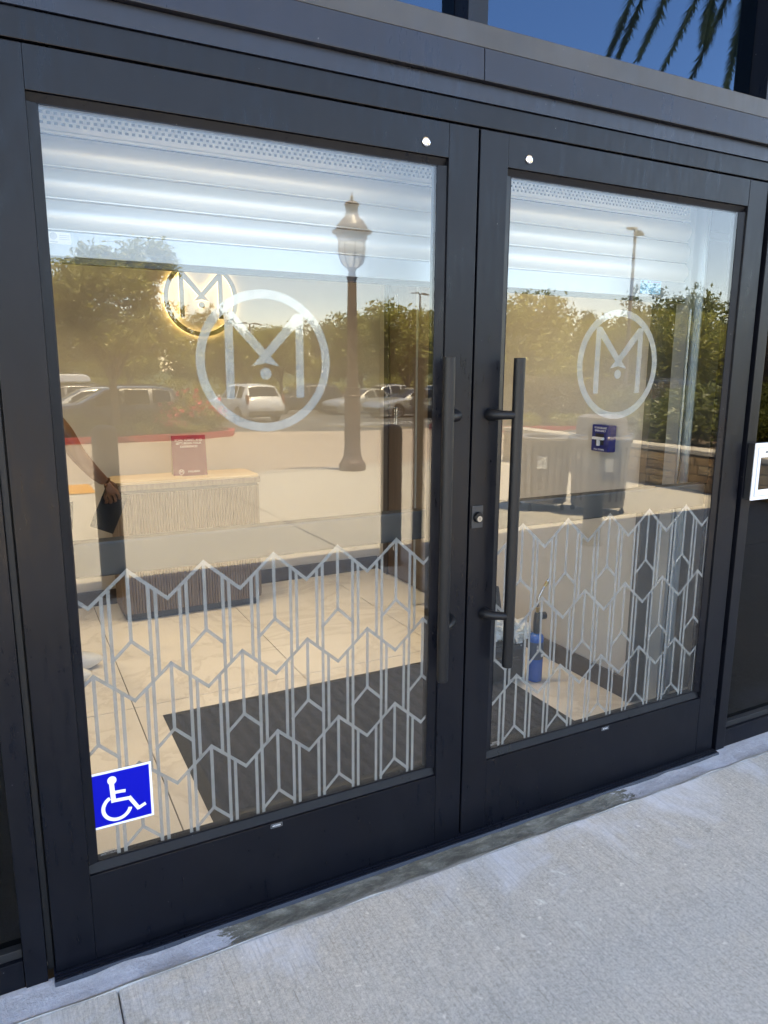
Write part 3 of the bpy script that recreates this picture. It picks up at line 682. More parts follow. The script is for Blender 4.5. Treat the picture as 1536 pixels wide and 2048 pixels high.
# recessed ceiling lights
for k, (x, y) in enumerate([(-2.3, 2.3), (-1.3, 2.3), (-.3, 2.3), (.7, 2.3), (-1.3, 1.2), (-.3, 1.2), (.7, 1.2)]):
    dlx = thing('ceiling_light', 'recessed round ceiling downlight with white ring inside the shop', 'ceiling light', (x, y, 2.80), 0, 'recessed downlights in the shop ceiling')
    MB().lathe([(.075, -.006), (.075, 0), (.06, 0), (.06, -.006)], (0,0,0), 20, False).build('ring', M['white'], dlx); MB().lathe([(.058, -.002), (.0001, -.002)], (0,0,0), 20, False).build('lens', M['lampwarm'], dlx)
    ll = bpy.data.lights.new('downlight', 'AREA'); ll.shape = 'DISK'; ll.size = .12; ll.energy = .64; ll.color = (1, .775, .47); ll.spread = R(85)
    lo = bpy.data.objects.new('downlight', ll); COL.objects.link(lo); lo.parent = dlx; lo.location = (0, 0, -.012)

# roller shutter, partly lowered
rs = thing('roller_shutter', 'white roller shutter partly lowered behind the glass doors', 'shutter', (0, .30, 0))
SX0, SX1 = -1.85, 1.185; z = 1.848
def slat(z0, h):
    pr = []
    for i in range(13):
        t_ = i/12; pr.append((.003-.020*math.sin(math.pi*t_)**.8, z0+.005+(h-.008)*t_))
    pr = [(.004, z0), (-.004, z0+.0008), (-.004, z0+.0032), (.003, z0+.0042)] + pr[0:] + [(.004, z0+h-.0018)]
    back = [(p[0]+.004, p[1]) for p in reversed(pr)]
    return MB().prism(pr+back, 'x', SX0, SX1).build('slat', M['shutter'], rs, True)
for k in range(3): slat(1.850+.0745*k, .074)
for k in range(2): slat(2.152+.0745*k, .074)
# perforated slat: real square holes
pf = MB(); px, pzs = .0265, [(2.0745, 2.086), (2.0865, 2.0905)]
MB().prism([(-.006, 2.074), (-.006, 2.079), (-.001, 2.0835), (.003, 2.0835), (.003, 2.074)], 'x', SX0, SX1).build('slat_rib', M['shutter'], rs)
nrow = 5; z0r, rowh, hh_ = 2.0945, .0115, .0075; pit = .0165; hole = .0088; n_ = int((SX1-SX0)/pit)
pf.box(SX0, SX1, -.003, .001, 2.0836, z0r)
for r_ in range(nrow):
    za = z0r+r_*rowh; pf.box(SX0, SX1, -.003, .001, za+hh_, za+rowh)
    xprev = SX0
    for k in range(n_+1):
        xc = SX0+pit/2*(r_ % 2)+k*pit; xa, xb = max(SX0, xc-hole/2), min(SX1, xc+hole/2)
        if xa > xprev: pf.box(xprev, xa, -.003, .001, za, za+hh_)
        xprev = max(xprev, xb)
    if xprev < SX1: pf.box(xprev, SX1, -.003, .001, za, za+hh_)
pf.build('perforated_slat', M['shutter'], rs, fix=False)
bb = MB().prism([(-.012, 1.7875), (.012, 1.7875), (.012, 1.848), (-.012, 1.848)], 'x', SX0, SX1).build('bottom_bar', M['shutterbar'], rs, bevel=.002)
MB().box(SX0, SX1, -.010, .010, 1.772, 1.787).build('rubber_seal', M['trim'], rs)
et = MB().box(-1.080, -1.028, -.0126, -.0122, 1.817, 1.845).build('approval_label', M['paper'], bb)
et2 = MB(); et2.lathe([(.0085, 0), (.0, 0)], (0,0,0), 20, False); et2.xf(Matrix.Translation((-1.068, -.0129, 1.835)) @ RX90).build('seal', M['greyplastic'], et)
ln = MB()
for k in range(3): ln.box(-1.055, -1.031, -.0129, -.0127, 1.8365-.0045*k, 1.838-.0045*k)
ln.box(-1.077, -1.059, -.0129, -.0127, 1.8195, 1.8225); ln.build('small_print', M['greyplastic'], et)
sv = MB().box(.940, 1.046, -.0126, -.0122, 1.799, 1.847).build('service_label', M['labelblue'], bb); sv['label'] = 'pale blue service label with phone number'
text('phone_number', '773.301.0746', .0165, M['ink'], sv, face_my(.993, -.0129, 1.806))
ln = MB(); ln.box(.990, 1.043, -.0129, -.0127, 1.8395, 1.8445); ln.box(.974, .985, -.0129, -.0127, 1.8375, 1.8455); ln.build('header_print', M['purple'], sv)
ln = MB()
for k in range(4):
    ln.box(.943, .968+.004*(k % 2), -.0129, -.0127, 1.8320-.0052*k, 1.8337-.0052*k); ln.box(.985, 1.040-.006*(k % 3), -.0129, -.0127, 1.8320-.0052*k, 1.8337-.0052*k)
ln.build('small_print', M['ink'], sv); MB().box(.943, .955, -.0129, -.0127, 1.837, 1.845).build('logo_block', M['ink'], sv)
gr = MB(); gr.prism([(1.187, -.03), (1.200, -.03), (1.200, -.014), (1.262, -.014), (1.262, -.03), (1.268, -.03), (1.268, .03), (1.187, .03)], 'z', .001, 2.25)
gr.build('guide_rail', M['rail'], rs); MB().box(1.2005, 1.2055, -.034, -.0305, .001, 1.75).build('rail_strip', M['steel'], rs)

# floor mat
fm = thing('floor_mat', 'dark grey ribbed entrance mat with black rubber border', 'mat', (.10, .87, .0))
MB().add([(-.80,-.45,.001),(.80,-.45,.001),(.80,.45,.001),(-.80,.45,.001),(-.77,-.42,.008),(.77,-.42,.008),(.77,.42,.008),(-.77,.42,.008)],[(0,1,5,4),(1,2,6,5),(2,3,7,6),(3,0,4,7),(4,5,6,7)]).build('rubber_border', M['rubber'], fm)
bm = bmesh.new(); nx, ny = 240, 60
vv = [[bm.verts.new((-.755+1.51*i/nx, -.405+.81*j/ny, .0095+.0012*(.5+.5*math.sin(i*1.6+1.2*math.sin(j*.8)))*(1 if (i//12+j//6) % 2 else .6)+.0008*rnd.random())) for j in range(ny+1)] for i in range(nx+1)]
for i in range(nx):
    for j in range(ny): bm.faces.new((vv[i][j], vv[i+1][j], vv[i+1][j+1], vv[i][j+1]))
me = bpy.data.meshes.new('carpet_pile'); bm.to_mesh(me); bm.free(); link('carpet_pile', me, M['carpet'], fm)

# gas torch on the tiles by the right wall
gt = thing('gas_torch', 'blue gas canister torch standing on the floor by the right wall', 'gas torch', (1.018, .873, .0))
MB().lathe([(.030, .001), (.036, .004), (.037, .01), (.037, .118)], (0,0,0), 28).build('canister', M['torchblue'], gt, True)
MB().lathe([(.0373, .1185), (.0373, .205)], (0,0,0), 28).build('label_wrap', M['ink'], gt, True)
MB().lathe([(.037, .2055), (.037, .222), (.034, .235), (.026, .243), (.014, .246)], (0,0,0), 28).build('shoulder', M['torchblue'], gt, True)
lp = MB()
for k in range(5): lp.box(-.022, -.006-.002*(k % 2), -.0345, -.0340, .190-.007*k, .193-.007*k)
lp.box(.003, .020, -.0368, -.0362, .132, .146); lp.build('label_print', M['paper'], gt)
MB().lathe([(.015, .2465), (.017, .262), (.0185, .30), (.0165, .335), (.013, .352)], (0,0,0), 18).build('handle', M['leatherblack'], gt, True)
MB().tube([(.022, .0, .330), (.048, .0, .330)], .019, 10).build('valve_knob', M['leatherblack'], gt, True)
MB().lathe([(.009, .3525), (.009, .378)], (0,0,0), 14).build('collar', M['brass'], gt, True)
MB().tube([(0, 0, .379), (.001, 0, .405), (.007, 0, .432), (.022, 0, .460), (.036, 0, .478)], .0055, 12).build('burn_tube', M['steel'], gt, True)
MB().tube([(.0365, 0, .4785), (.052, 0, .500)], .0085, 12).build('tip_sleeve', M['brass'], gt, True); MB().tube([(.0525, 0, .5005), (.070, 0, .524)], .0065, 12).build('flame_tip', M['steel'], gt, True)
# tool case and crumpled bag
tc = thing('tool_case', 'open black tool case on the mat behind the right door', 'tool case', (.885, 1.0, .0), R(-8))
MB().box(-.17, .10, -.10, .14, .012, .19).build('case_body', M['leatherblack'], tc, bevel=.02); MB().box(-.172, .102, -.102, .142, .1905, .200).build('rim', M['trim'], tc, bevel=.004)
MB().box(-.17, .10, 0, .05, 0, .22).xf(Matrix.Translation((0, .12, .20)) @ Matrix.Rotation(R(-18), 4, 'X')).build('lid', M['leatherblack'], tc, bevel=.015)
MB().tube([(-.13, -.11, .13), (-.13, -.135, .14), (.04, -.135, .14), (.04, -.11, .13)], .008, 8).build('carry_handle', M['trim'], tc, True)
bm = bmesh.new(); bmesh.ops.create_icosphere(bm, subdivisions=4, radius=.08)
for v in bm.verts:
    n = v.co.normalized(); k = noise.noise(n*3.1)*.35+abs(noise.noise(n*7+Vector((5,0,0))))*.5+abs(noise.noise(n*15))*.22; v.co = Vector((n.x*1.15, n.y*.9, n.z*.85))*.072*(.75+k)
me = bpy.data.meshes.new('crumpled_bag'); bm.to_mesh(me); bm.free()
cb = tag(link('plastic_bag', me, M['bag']), 'crumpled thin white bag lying on the black tool case', 'bag'); cb.location = (.935, .94, .245)
cb2 = dup(cb, None, (.835, .99, .262), 2.1); cb2['label'] = 'crumpled white bag partly hidden behind the right pull handle'

# emergency door release on right wall
er = thing('emergency_release', 'blue emergency door release with white T handle on the right wall', 'door release', (1.2695, .739, 1.205))
box('case', M['blue'], er, -.045, 0, -.056, .056, -.062, .062, .006)
text('lettering', 'DOOR RELEASE', .0125, M['white'], er, face_mx(-.0455, 0, .048), sx=.9); text('lettering', 'EMERGENCY', .0125, M['white'], er, face_mx(-.0455, 0, .034)); text('lettering', 'PULL DOWN', .011, M['white'], er, face_mx(-.0455, .004, -.052))
box('recess', M['trim'], er, -.0462, -.0451, -.024, .030, -.030, .022, .0003)
hd = box('pull_bar', M['white'], er, -.060, -.047, -.030, .038, -.006, .006, .002); MB().box(-.056, -.0466, -.003, .011, -.034, -.0065).build('pull_stem', M['white'], er)

# ------------------------------------------------------------------ person standing inside at the left
def skin_mesh(name, joints, edges, m, parent, sub=2):
    me = bpy.data.meshes.new(name); me.from_pydata([j[0] for j in joints], edges, [])
    o = bpy.data.objects.new(name, me); COL.objects.link(o)
    o.modifiers.new('skin', 'SKIN'); sb = o.modifiers.new('sub', 'SUBSURF'); sb.levels = sub; sb.render_levels = sub
    sv_ = me.skin_vertices[0].data
    for i, j in enumerate(joints):
        r_ = j[1]; sv_[i].radius = (r_, r_) if not isinstance(r_, tuple) else r_
    sv_[0].use_root = True
    dg = bpy.context.evaluated_depsgraph_get(); nm = bpy.data.meshes.new_from_object(o.evaluated_get(dg)); bpy.data.objects.remove(o)
    nm.name = name; nm.materials.clear(); return link(name, nm, m, parent, True)
ps = thing('person', 'person in black clothes and white shoes holding a black folder inside the left door', 'person', (-1.115, 1.93, 0), 0)
J = [((0,0,.90),(.13,.10)), ((0,0,1.05),(.12,.095)), ((0,0,1.22),(.15,.10)), ((-.005,0,1.36),(.13,.09)), ((0,0,1.44),(.055,.055)), ((.012,0,1.50),(.052,.052)),
     ((.02,-.17,1.365),.052), ((0.130,-.205,1.235),.044), ((0.180,-.20,1.13),.038), ((0.255,-.15,1.03),.031), ((0.300,-.12,.985),.024),
     ((0,.17,1.365),.052), ((-.02,.205,1.10),.040), ((-.01,.20,.90),.030), ((.0,.20,.84),.024),
     ((0,-.085,.86),.085), ((.02,-.09,.50),.062), ((-.015,-.09,.10),.042), ((.0,.085,.86),.085), ((.05,.09,.50),.062), ((.06,.09,.10),.042)]
ED = [(0,1),(1,2),(2,3),(3,4),(4,5),(3,6),(6,7),(7,8),(8,9),(9,10),(3,11),(11,12),(12,13),(13,14),(0,15),(15,16),(16,17),(0,18),(18,19),(19,20)]
body = skin_mesh('body', J, ED, M['skin'], ps)
# clothing: shirt and trousers as shells a little larger than the body
shirt = skin_mesh('shirt', [((0,0,.93),(.16,.125)), ((0,0,1.06),(.145,.115)), ((0,0,1.22),(.168,.118)), ((-.005,0,1.36),(.145,.105)), ((0,0,1.425),.068), ((.02,-.172,1.365),.066), ((.105,-.203,1.245),.056), ((0,.172,1.365),.066), ((.012,.195,1.22),.056)],
                  [(0,1),(1,2),(2,3),(3,4),(3,5),(5,6),(3,7),(7,8)], M['cloth'], ps)
skin_mesh('trousers', [((0,0,.93),(.150,.118)), ((0,-.085,.84),.10), ((.02,-.09,.50),.078), ((-.015,-.09,.075),.062), ((0,.085,.84),.10), ((.05,.09,.50),.078), ((.06,.09,.075),.062)], [(0,1),(1,2),(2,3),(0,4),(4,5),(5,6)], M['cloth'], ps)
bm = bmesh.new(); bmesh.ops.create_uvsphere(bm, u_segments=24, v_segments=16, radius=.1)
for v in bm.verts:
    x, y, z = v.co; f = 1-.28*max(0, -z/.1)
    v.co = Vector((x*.95*f+.012, y*.76*f, z*1.16)); 
    if x > .06 and abs(y) < .02 and -.03 < z < .012: v.co.x += .018
    if x > .055 and .015 < abs(y) < .045 and .0 < z < .03: v.co.x -= .007
bmesh.ops.transform(bm, verts=bm.verts, matrix=Matrix.Translation((.02, 0, 1.575)))
me = bpy.data.meshes.new('head'); bm.to_mesh(me); bm.free(); hd_ = link('head', me, M['skin'], ps, True)
for y in (-.031, .031): MB().lathe([(.0001,-.008),(.006,-.004),(.008,0),(.006,.004),(.0001,.008)], (.106, y, 1.588), 10, False).build('eye', M['paper'], hd_, True)
MB().tube([(.104,-.022,1.527),(.110,0,1.526),(.104,.022,1.527)], .005, 8).build('mouth', mat('lips', (.13,.045,.03), .5), hd_, True)
for y in (-.08, .08): MB().lathe([(.0001,-.03),(.012,-.02),(.016,0),(.012,.02),(.0001,.03)], (.015, y, 1.575), 10, False).build('ear', M['skin'], hd_, True)
bm = bmesh.new(); bmesh.ops.create_icosphere(bm, subdivisions=4, radius=.112)
for v in bm.verts:
    n = v.co.normalized(); v.co = n*(.108+.012*noise.noise(n*9)+.012*noise.noise(n*22)); v.co.x = v.co.x*.98; v.co.y *= .86; v.co.z *= 1.08
bmesh.ops.delete(bm, geom=[v for v in bm.verts if v.co.x > .045 and v.co.z < .055], context='VERTS')
bmesh.ops.transform(bm, verts=bm.verts, matrix=Matrix.Translation((.012, 0, 1.59)))
me = bpy.data.meshes.new('hair'); bm.to_mesh(me); bm.free(); link('hair', me, M['hair'], hd_, True)
# hands: palm and five curled fingers
def hand(c, s, nm):
    ps_ = []; c = Vector(c)
    j = [(c, .020), (c+Vector((.035,0,-.045)), (.032,.016))]; e = [(0,1)]
    for q in range(4):
        b = c+Vector((.045+.006*(1.5-abs(q-1.5)), s*(-.028+.019*q)*.0+0, -.055))+Vector((.012-.012*q, s*.004, -.012*q*.0)); k = len(j)
        l = (.030, .034, .032, .025)[q]
        b = c+Vector((.058-.019*q, 0, -.058-.006*q))
        j += [(b, .0095), (b+Vector((.012, s*.010, -l)), .0088), (b+Vector((.004, s*.030, -l*1.45)), .0080), (b+Vector((-.006, s*.040, -l*1.1)), .0070)]; e += [(1,k),(k,k+1),(k+1,k+2),(k+2,k+3)]
    k = len(j); j += [(c+Vector((.035, s*.012, -.018)), .012), (c+Vector((.055, s*.030, -.030)), .010), (c+Vector((.062, s*.038, -.055)), .008)]; e += [(0,k),(k,k+1),(k+1,k+2)]
    skin_mesh(nm, j, e, M['skin'], ps, 1)
hand((.29, -.125, .995), 1, 'hand'); hand((-.01, .20, .83), -1, 'hand')
for y, x in ((-.09, -.01), (.09, .065)):
    sh = bmesh.new(); bmesh.ops.create_uvsphere(sh, u_segments=18, v_segments=10, radius=1)
    for v in sh.verts:
        v.co = Vector((v.co.x*.135+.055, v.co.y*.047*(1+.2*v.co.x), max(-.04, v.co.z*.058*(1-.35*v.co.x))+.044))
    bmesh.ops.transform(sh, verts=sh.verts, matrix=Matrix.Translation((x, y, 0)))
    me = bpy.data.meshes.new('shoe'); sh.to_mesh(me); sh.free(); link('shoe', me, M['shoe'], ps, True)
fo = tag(MB().box(-.055, .055, -.006, .006, -.10, .10).build('folder', M['cloth'], None, bevel=.002), 'flat black folder held at hip height beside the counter', 'folder')
fo.location = (-.805, 1.83, .845); fo.rotation_euler = (0, R(24), R(-8))

# ================================================================== OUTSIDE: plaza
# bollards
def bollard(loc, h, label):
    t = thing('bollard', label, 'bollard', loc, 0, 'bollards along the shopfront')
    MB().lathe([(.084, 0), (.084, h-.05), (.078, h-.028), (.062, h-.012), (.035, h-.003), (.0001, h)], (0,0,0), 28, False).build('post', M['trim'], t, True)
    MB().lathe([(.105, .0), (.105, .012), (.086, .02)], (0,0,0), 28, False).build('base_ring', M['trim'], t, True)
bollard((-.62,-3.40,gz(-3.4)), 1.185, 'dark domed bollard reflected in front of the fluted counter')
bollard((1.50,-3.25,gz(-3.25)), 1.135, 'dark domed bollard reflected beside the lamp post')
bollard((3.45,-3.02,gz(-3.0)), 1.11, 'dark domed bollard reflected in front of the rubbish bins')
# lantern post
lp_ = thing('street_lamp', 'tall brown street lamp with bell roofed lantern on the plaza', 'street lamp', (3.86, -9.02, gz(-9.0)))
lp_.scale = (.94, .94, .968)
MB().lathe([(.235,0),(.235,.10),(.225,.13),(.19,.17),(.165,.22),(.150,.26),(.150,.30),(.160,.31),(.150,.33),(.150,.36),(.142,.40)], (0,0,0), 28).build('base', M['lampbrown'], lp_, True)
MB().lathe([(.142,.4005),(.138,1.22),(.152,1.235),(.152,1.26),(.135,1.275),(.130,1.35),(.138,1.37),(.138,1.39),(.098,1.40),(.074,3.12),(.09,3.14),(.09,3.17)], (0,0,0), 24).build('shaft', M['lampbrown'], lp_, True)
lt = MB().lathe([(.055,3.1705),(.07,3.21),(.055,3.25),(.085,3.30),(.10,3.315)], (0,0,0), 20).build('lantern_neck', M['lampbrown'], lp_, True)
MB().lathe([(.10,3.316),(.165,3.37),(.205,3.46),(.218,3.60),(.218,3.69)], (0,0,0), 28).build('lantern_glass', M['lampglass'], lp_, True)
for k in range(8):
    a = 2*math.pi*k/8+.2; MB().tube([(r_*math.cos(a), r_*math.sin(a), z) for r_, z in ((.104,3.316),(.171,3.37),(.212,3.46),(.225,3.60),(.225,3.69))], .010, 6).build('lantern_rib', M['lampbrown'], lp_, True)
MB().lathe([(.225,3.6905),(.235,3.74),(.26,3.76),(.26,3.82),(.33,3.85),(.335,3.875),(.27,3.89)], (0,0,0), 32).build('lantern_collar', M['lampbrown'], lp_, True)
MB().lathe([(.27,3.8905),(.255,3.95),(.19,4.03),(.125,4.09),(.10,4.17),(.105,4.24),(.125,4.28),(.118,4.30),(.06,4.33),(.022,4.345),(.022,4.37),(.035,4.385),(.03,4.40),(.008,4.43),(.006,4.47),(.0001,4.475)], (0,0,0), 32, False).build('lantern_roof', M['lampbrown'], lp_, True)
box('inspection_plate', M['lampbrown'], lp_, -.045, .045, .13, .147, .60, .84, .003)
# rubbish bins
def bin_(loc, rz, label, dome):
    t = thing('rubbish_bin', label, 'rubbish bin', loc, rz, 'slatted bins on the plaza')
    MB().lathe([(.262,.10),(.262,.80)], (0,0,0), 28).build('liner', M['candark'], t, True)
    for k in range(22):
        a = 2*math.pi*k/22; s_ = MB().box(-.023, .023, -.004, .004, .115, .80)
        s_.v = [(v[0], v[1]+(.285+.03*max(0, (v[2]-.6)/.2)), v[2]) for v in s_.v]; s_.xf(Matrix.Rotation(a, 4, 'Z')).build('slat', M['canmetal'], t, fix=False)
    for z0, z1, r0 in ((.09, .16, .292), (.755, .80, .318)):
        MB().lathe([(r0-.012, z0), (r0, z0), (r0, z1), (r0-.012, z1)], (0,0,0), 32, False).build('hoop', M['canmetal'], t, True)
    if dome:
        MB().lathe([(.335,.8005),(.345,.82),(.335,.84),(.30,.85),(.275,.87),(.268,1.02),(.25,1.07),(.20,1.09),(.0001,1.10)], (0,0,0), 32, False).build('domed_lid', M['canmetal'], t, True)
        for z in (.845, .885): MB().tube([(.35*math.cos(a), .35*math.sin(a), z) for a in [R(12*i) for i in range(31)]], .006, 6, False).build('lid_rail', M['steel'], t, True)
    else:
        MB().lathe([(.20,.835),(.30,.845),(.345,.835),(.35,.815),(.335,.8005),(.315,.8005)], (0,0,0), 32, False).build('rim_lid', M['canmetal'], t, True); MB().lathe([(.20,.834),(.0001,.80)], (0,0,0), 24, False).build('opening', M['candark'], t, True)
    for k in range(4):
        a = R(45+90*k); p = MB(); p.tube([(.27*math.cos(a), .27*math.sin(a), .10), (.27*math.cos(a), .27*math.sin(a), .045)], .012, 8); p.build('caster_stem', M['candark'], t, True)
        p = MB(); p.tube([(.27*math.cos(a)-.014, .27*math.sin(a), .030), (.27*math.cos(a)+.014, .27*math.sin(a), .030)], .030, 14); p.build('caster', M['candark'], t, True)
    q = MB().box(-.055, .055, .330, .3315, .50, .64).xf(Matrix.Rotation(R(20), 4, 'Z')); q.build('notice_label', M['paper'], t)
    return t
bin_((4.28,-4.74,gz(-4.7)), 0.35, 'open topped slatted brown rubbish bin left of the domed one', False)
bin_((4.66,-4.22,gz(-4.2)), 0.15, 'slatted brown rubbish bin with domed lid beside the stone wall', True)
# stone planter wall, blocks laid one by one
pw = thing('stone_wall', 'low tan stone planter wall with pale cap at the right of the plaza', 'wall', (0,0,0))
MB().box(6.94, 7.16, -9.0, -2.4, -.18, .415).build('core', M['grout'], pw)
rr_ = random.Random(3); zc = -.17
for row, h in enumerate((.105, .12, .095, .125, .11)):
    y = -9.0
    while y < -2.42:
        l = min(rr_.uniform(.14, .34), -2.4-y)
        if -2.4-y-l < .1: l = -2.4-y
        o = box('stone', M['stone'], pw, 6.905+rr_.uniform(-.012, .01), 6.945, y+.004, y+l-.004, zc+.004, zc+h-.004, .006); y += l
    zc += h
y = -9.0
while y < -2.45:
    l = min(rr_.uniform(.55, .75), -2.38-y); box('cap_stone', M['cap'], pw, 6.86, 7.24, y+.003, y+l-.003, .4155, .475, .008); y += l
struct(MB().box(7.17, 14, -8.9, -2.4, -.2, .38).build('planter_soil', M['soil']))

# ------------------------------------------------------------------ foliage
def leaf_mesh(name, blobs, n, size, seed, twig=.0):
    """leaf-sized quads scattered in clumps: blobs = (centre, radii)"""
    r_ = random.Random(seed); v = []; f = []
    wts = [b[1][0]*b[1][1]*b[1][2] for b in blobs]; tot = sum(wts)
    for (c, rad), wt in zip(blobs, wts):
        k = max(6, int(n*wt/tot))
        ncl = max(3, k//14)
        for q in range(ncl):
            while True:
                d = Vector((r_.uniform(-1,1), r_.uniform(-1,1), r_.uniform(-1,1)))
                if .25 < d.length < 1: break
            d = d.normalized()*(d.length**.4)*(1+.18*noise.noise(d*3+Vector((seed,0,0))))
            cc = Vector(c)+Vector((d.x*rad[0], d.y*rad[1], d.z*rad[2]))
            for _ in range(14):
                p = cc+Vector((r_.gauss(0,1), r_.gauss(0,1), r_.gauss(0,.8)))*size*1.5
                a = Vector((r_.gauss(0,1), r_.gauss(0,1), r_.gauss(0,1)+.95)).normalized(); b = a.orthogonal().normalized(); b.rotate(Matrix.Rotation(r_.uniform(0,6.28), 3, a)); t_ = a.cross(b)
                s_ = size*r_.uniform(.6, 1.3); i = len(v)
                v += [p-b*s_, p+t_*s_*.42, p+b*s_, p-t_*s_*.42]; f.append((i,i+1,i+2,i+3))
    me = bpy.data.meshes.new(name); me.from_pydata([tuple(x) for x in v], [], f); me.update(); return me
def tree_proto(name, H, rad, trunk_h, n, size, leafm, seed, trunk_r=.11, lumps=9, squash=.75):
    r_ = random.Random(seed); t = thing(name, '', 'tree', (0,0,-50))
    blobs = [((0,0,trunk_h+(H-trunk_h)*.5), (rad*.62, rad*.62, (H-trunk_h)*.40))]
    for k in range(lumps):
        a = 6.283*k/lumps+r_.uniform(-.4,.4); q = r_.uniform(.45,.8); zz = trunk_h+(H-trunk_h)*r_.uniform(.22,.86); rr2 = rad*r_.uniform(.26,.42)
        sh = 1-.5*max(0, (zz-trunk_h)/(H-trunk_h)-.5); blobs.append(((math.cos(a)*rad*q*sh, math.sin(a)*rad*q*sh, zz), (rr2, rr2, rr2*squash)))
    cr = link('crown', leaf_mesh('crown', blobs, n, size, seed), leafm, t)
    tr = MB(); tr.tube([(0,0,-.1),(.02,0,trunk_h*.5),(.0,.03,trunk_h),(.05,0,trunk_h+(H-trunk_h)*.5)], [trunk_r*1.2, trunk_r, trunk_r*.85, trunk_r*.3], 10)
    for k in range(1, min(7, len(blobs))):
        c = Vector(blobs[k][0]); tr.tube([(0,.02,trunk_h*.85), c*.5+Vector((0,0,trunk_h*.55)), c], [trunk_r*.55, trunk_r*.33, trunk_r*.1], 6)
    tr.build('trunk', M['bark'], t, True); return t
big = tree_proto('shade_tree', 6.6, 2.25, 2.1, 26000, .085, M['leaf'], 11, .12, 14)
mid = tree_proto('car_park_tree', 5.6, 2.3, 1.9, 9000, .13, M['leaf'], 12)
mid2 = tree_proto('car_park_tree', 6.3, 2.6, 1.6, 9000, .14, M['leaf'], 13, .13, 11)
dense = tree_proto('evergreen_tree', 6.5, 3.2, .5, 11000, .14, M['leafdark'], 14, .16, 14, 1.0)
lush = tree_proto('leafy_tree', 5.2, 3.3, .3, 11000, .14, M['leaf'], 15, .14, 14, 1.0)
def place(p, x, y, sc, rz, label, group=None, used=set()):
    o = p if p.name not in used else dup(p); used.add(p.name)
    o.location = (x, y, gz(y)+.02); o.rotation_euler = (0,0,rz); o.scale = (sc, sc, sc); o['label'] = label
    if group: o['group'] = group
    elif 'group' in o: del o['group']
    return o
BG = 'trees beyond the car park'
place(big, 1.62, -20.1, 1.0, .4, 'large shade tree in the red kerbed island, reflected at the left of the left door').scale = (.95, .95, .83)
for x, y, s_, rz, p, lb in (
   (11.5,-44,1.0,.3,mid,'open crowned car park tree reflected left of the white SUV'), (16.2,-47,1.05,1.3,mid,'open crowned car park tree reflected just left of the street lamp'),
   (22.2,-46.5,1.12,2.2,mid2,'bright leafed car park tree reflected just right of the street lamp'), (20.4,-36.5,1.0,4.0,mid2,'bright leafed car park tree reflected above the silver saloons'),
   (6.5,-50,.95,5.1,mid,'small tree behind the monument sign'), (1.0,-47,1.1,.9,mid2,'tree reflected beyond the parked lorries at far left')):
    place(p, x, y, s_, rz, lb)
ORD = ('first', 'second', 'third', 'fourth', 'fifth', 'sixth', 'seventh', 'eighth', 'ninth', 'tenth')
FAR = ((14.5,-64,1.25,0,dense),(20,-66,1.2,1,lush),(26,-62,1.1,2,dense),(31,-60,1.25,3,lush),(8,-68,1.2,4,lush),(2,-70,1.2,5,dense),(-6,-72,1.3,1.5,lush),(35,-52,1.0,.5,dense),(38,-46,1.1,2.5,lush),(-14,-64,1.2,0.4,dense))
for k, (x, y, s_, rz, p) in enumerate(FAR):
    place(p, x, y, s_, rz, ('%s leafy tree from the left in the far row beyond the car park' % ORD[sorted(FAR, key=lambda q: (q[0]+1.2)/(1.8-q[1])).index((x, y, s_, rz, p))]), BG)
for x, y, s_, rz, p, lb in (
   (19.9,-26.0,1.05,.2,lush,'tree with loose feathery top at the left edge of the right door'), (26.5,-29.5,.92,1.1,lush,'bright bushy tree reflected left of the right door emblem'),
   (30.2,-28.0,1.0,2.0,lush,'bright bushy tree reflected right of the right door emblem'), (33.2,-26.0,.95,3.1,lush,'bright bushy tree reflected at the far right behind the black SUV'),
   (37.0,-31.8,1.16,.7,dense,'tall dark evergreen rising behind the bright bushy trees'), (46,-30,1.05,2.4,dense,'dark evergreen at the far right skyline'),
   (33,-40,1.1,4.4,dense,'dark evergreen on the skyline above the right door emblem'), (40,-40,1.15,5.2,lush,'pale leafy tree on the skyline behind the emblem')):
    place(p, x, y, s_, rz, lb)
cf = tree_proto('conifer_tree', 8.2, 1.3, 1.5, 4000, .13, M['leafdark'], 21, .12, 8, 1.3)
place(cf, 45.5, -48.5, 1.0, 0, 'pointed conifer top on the skyline right of the emblem')
# shrubs
def shrub_proto(name, rx, ry, h, n, size, m, seed, lumps=7, fl=0):
    r_ = random.Random(seed); t = thing(name, '', 'shrub', (0,0,-50)); blobs = [((0,0,h*.45),(rx*.75,ry*.75,h*.42))]
    for k in range(lumps): blobs.append(((r_.uniform(-.7,.7)*rx, r_.uniform(-.7,.7)*ry, h*r_.uniform(.3,.75)), (rx*.33, ry*.33, h*.27)))
    link('foliage', leaf_mesh('foliage', blobs, n, size, seed), m, t)
    st = MB()
    for b in blobs[:5]: st.tube([(0,0,-.05), tuple(Vector(b[0])*.6), b[0]], [.02,.014,.006], 5)
    st.build('stem', M['bark'], t)
    for k in range(fl):
        b = r_.choice(blobs); a = r_.uniform(0, 6.28); q = Vector(b[0])+Vector((math.cos(a)*b[1][0]*.95, math.sin(a)*b[1][1]*.95, b[1][2]*r_.uniform(.2,1.05)))
        if k == 0: bl = MB(); blm = None
        s_ = r_.uniform(.035, .065)
        for e in range(5):
            d = Vector((r_.gauss(0,1), r_.gauss(0,1), r_.gauss(0,1)+.5)).normalized(); c_ = d.orthogonal().normalized(); g_ = d.cross(c_); bl.quad(q-c_*s_, q+g_*s_, q+c_*s_, q-g_*s_)
    if fl: bl.build('blossom', M['flower'], t, fix=False)
    return t
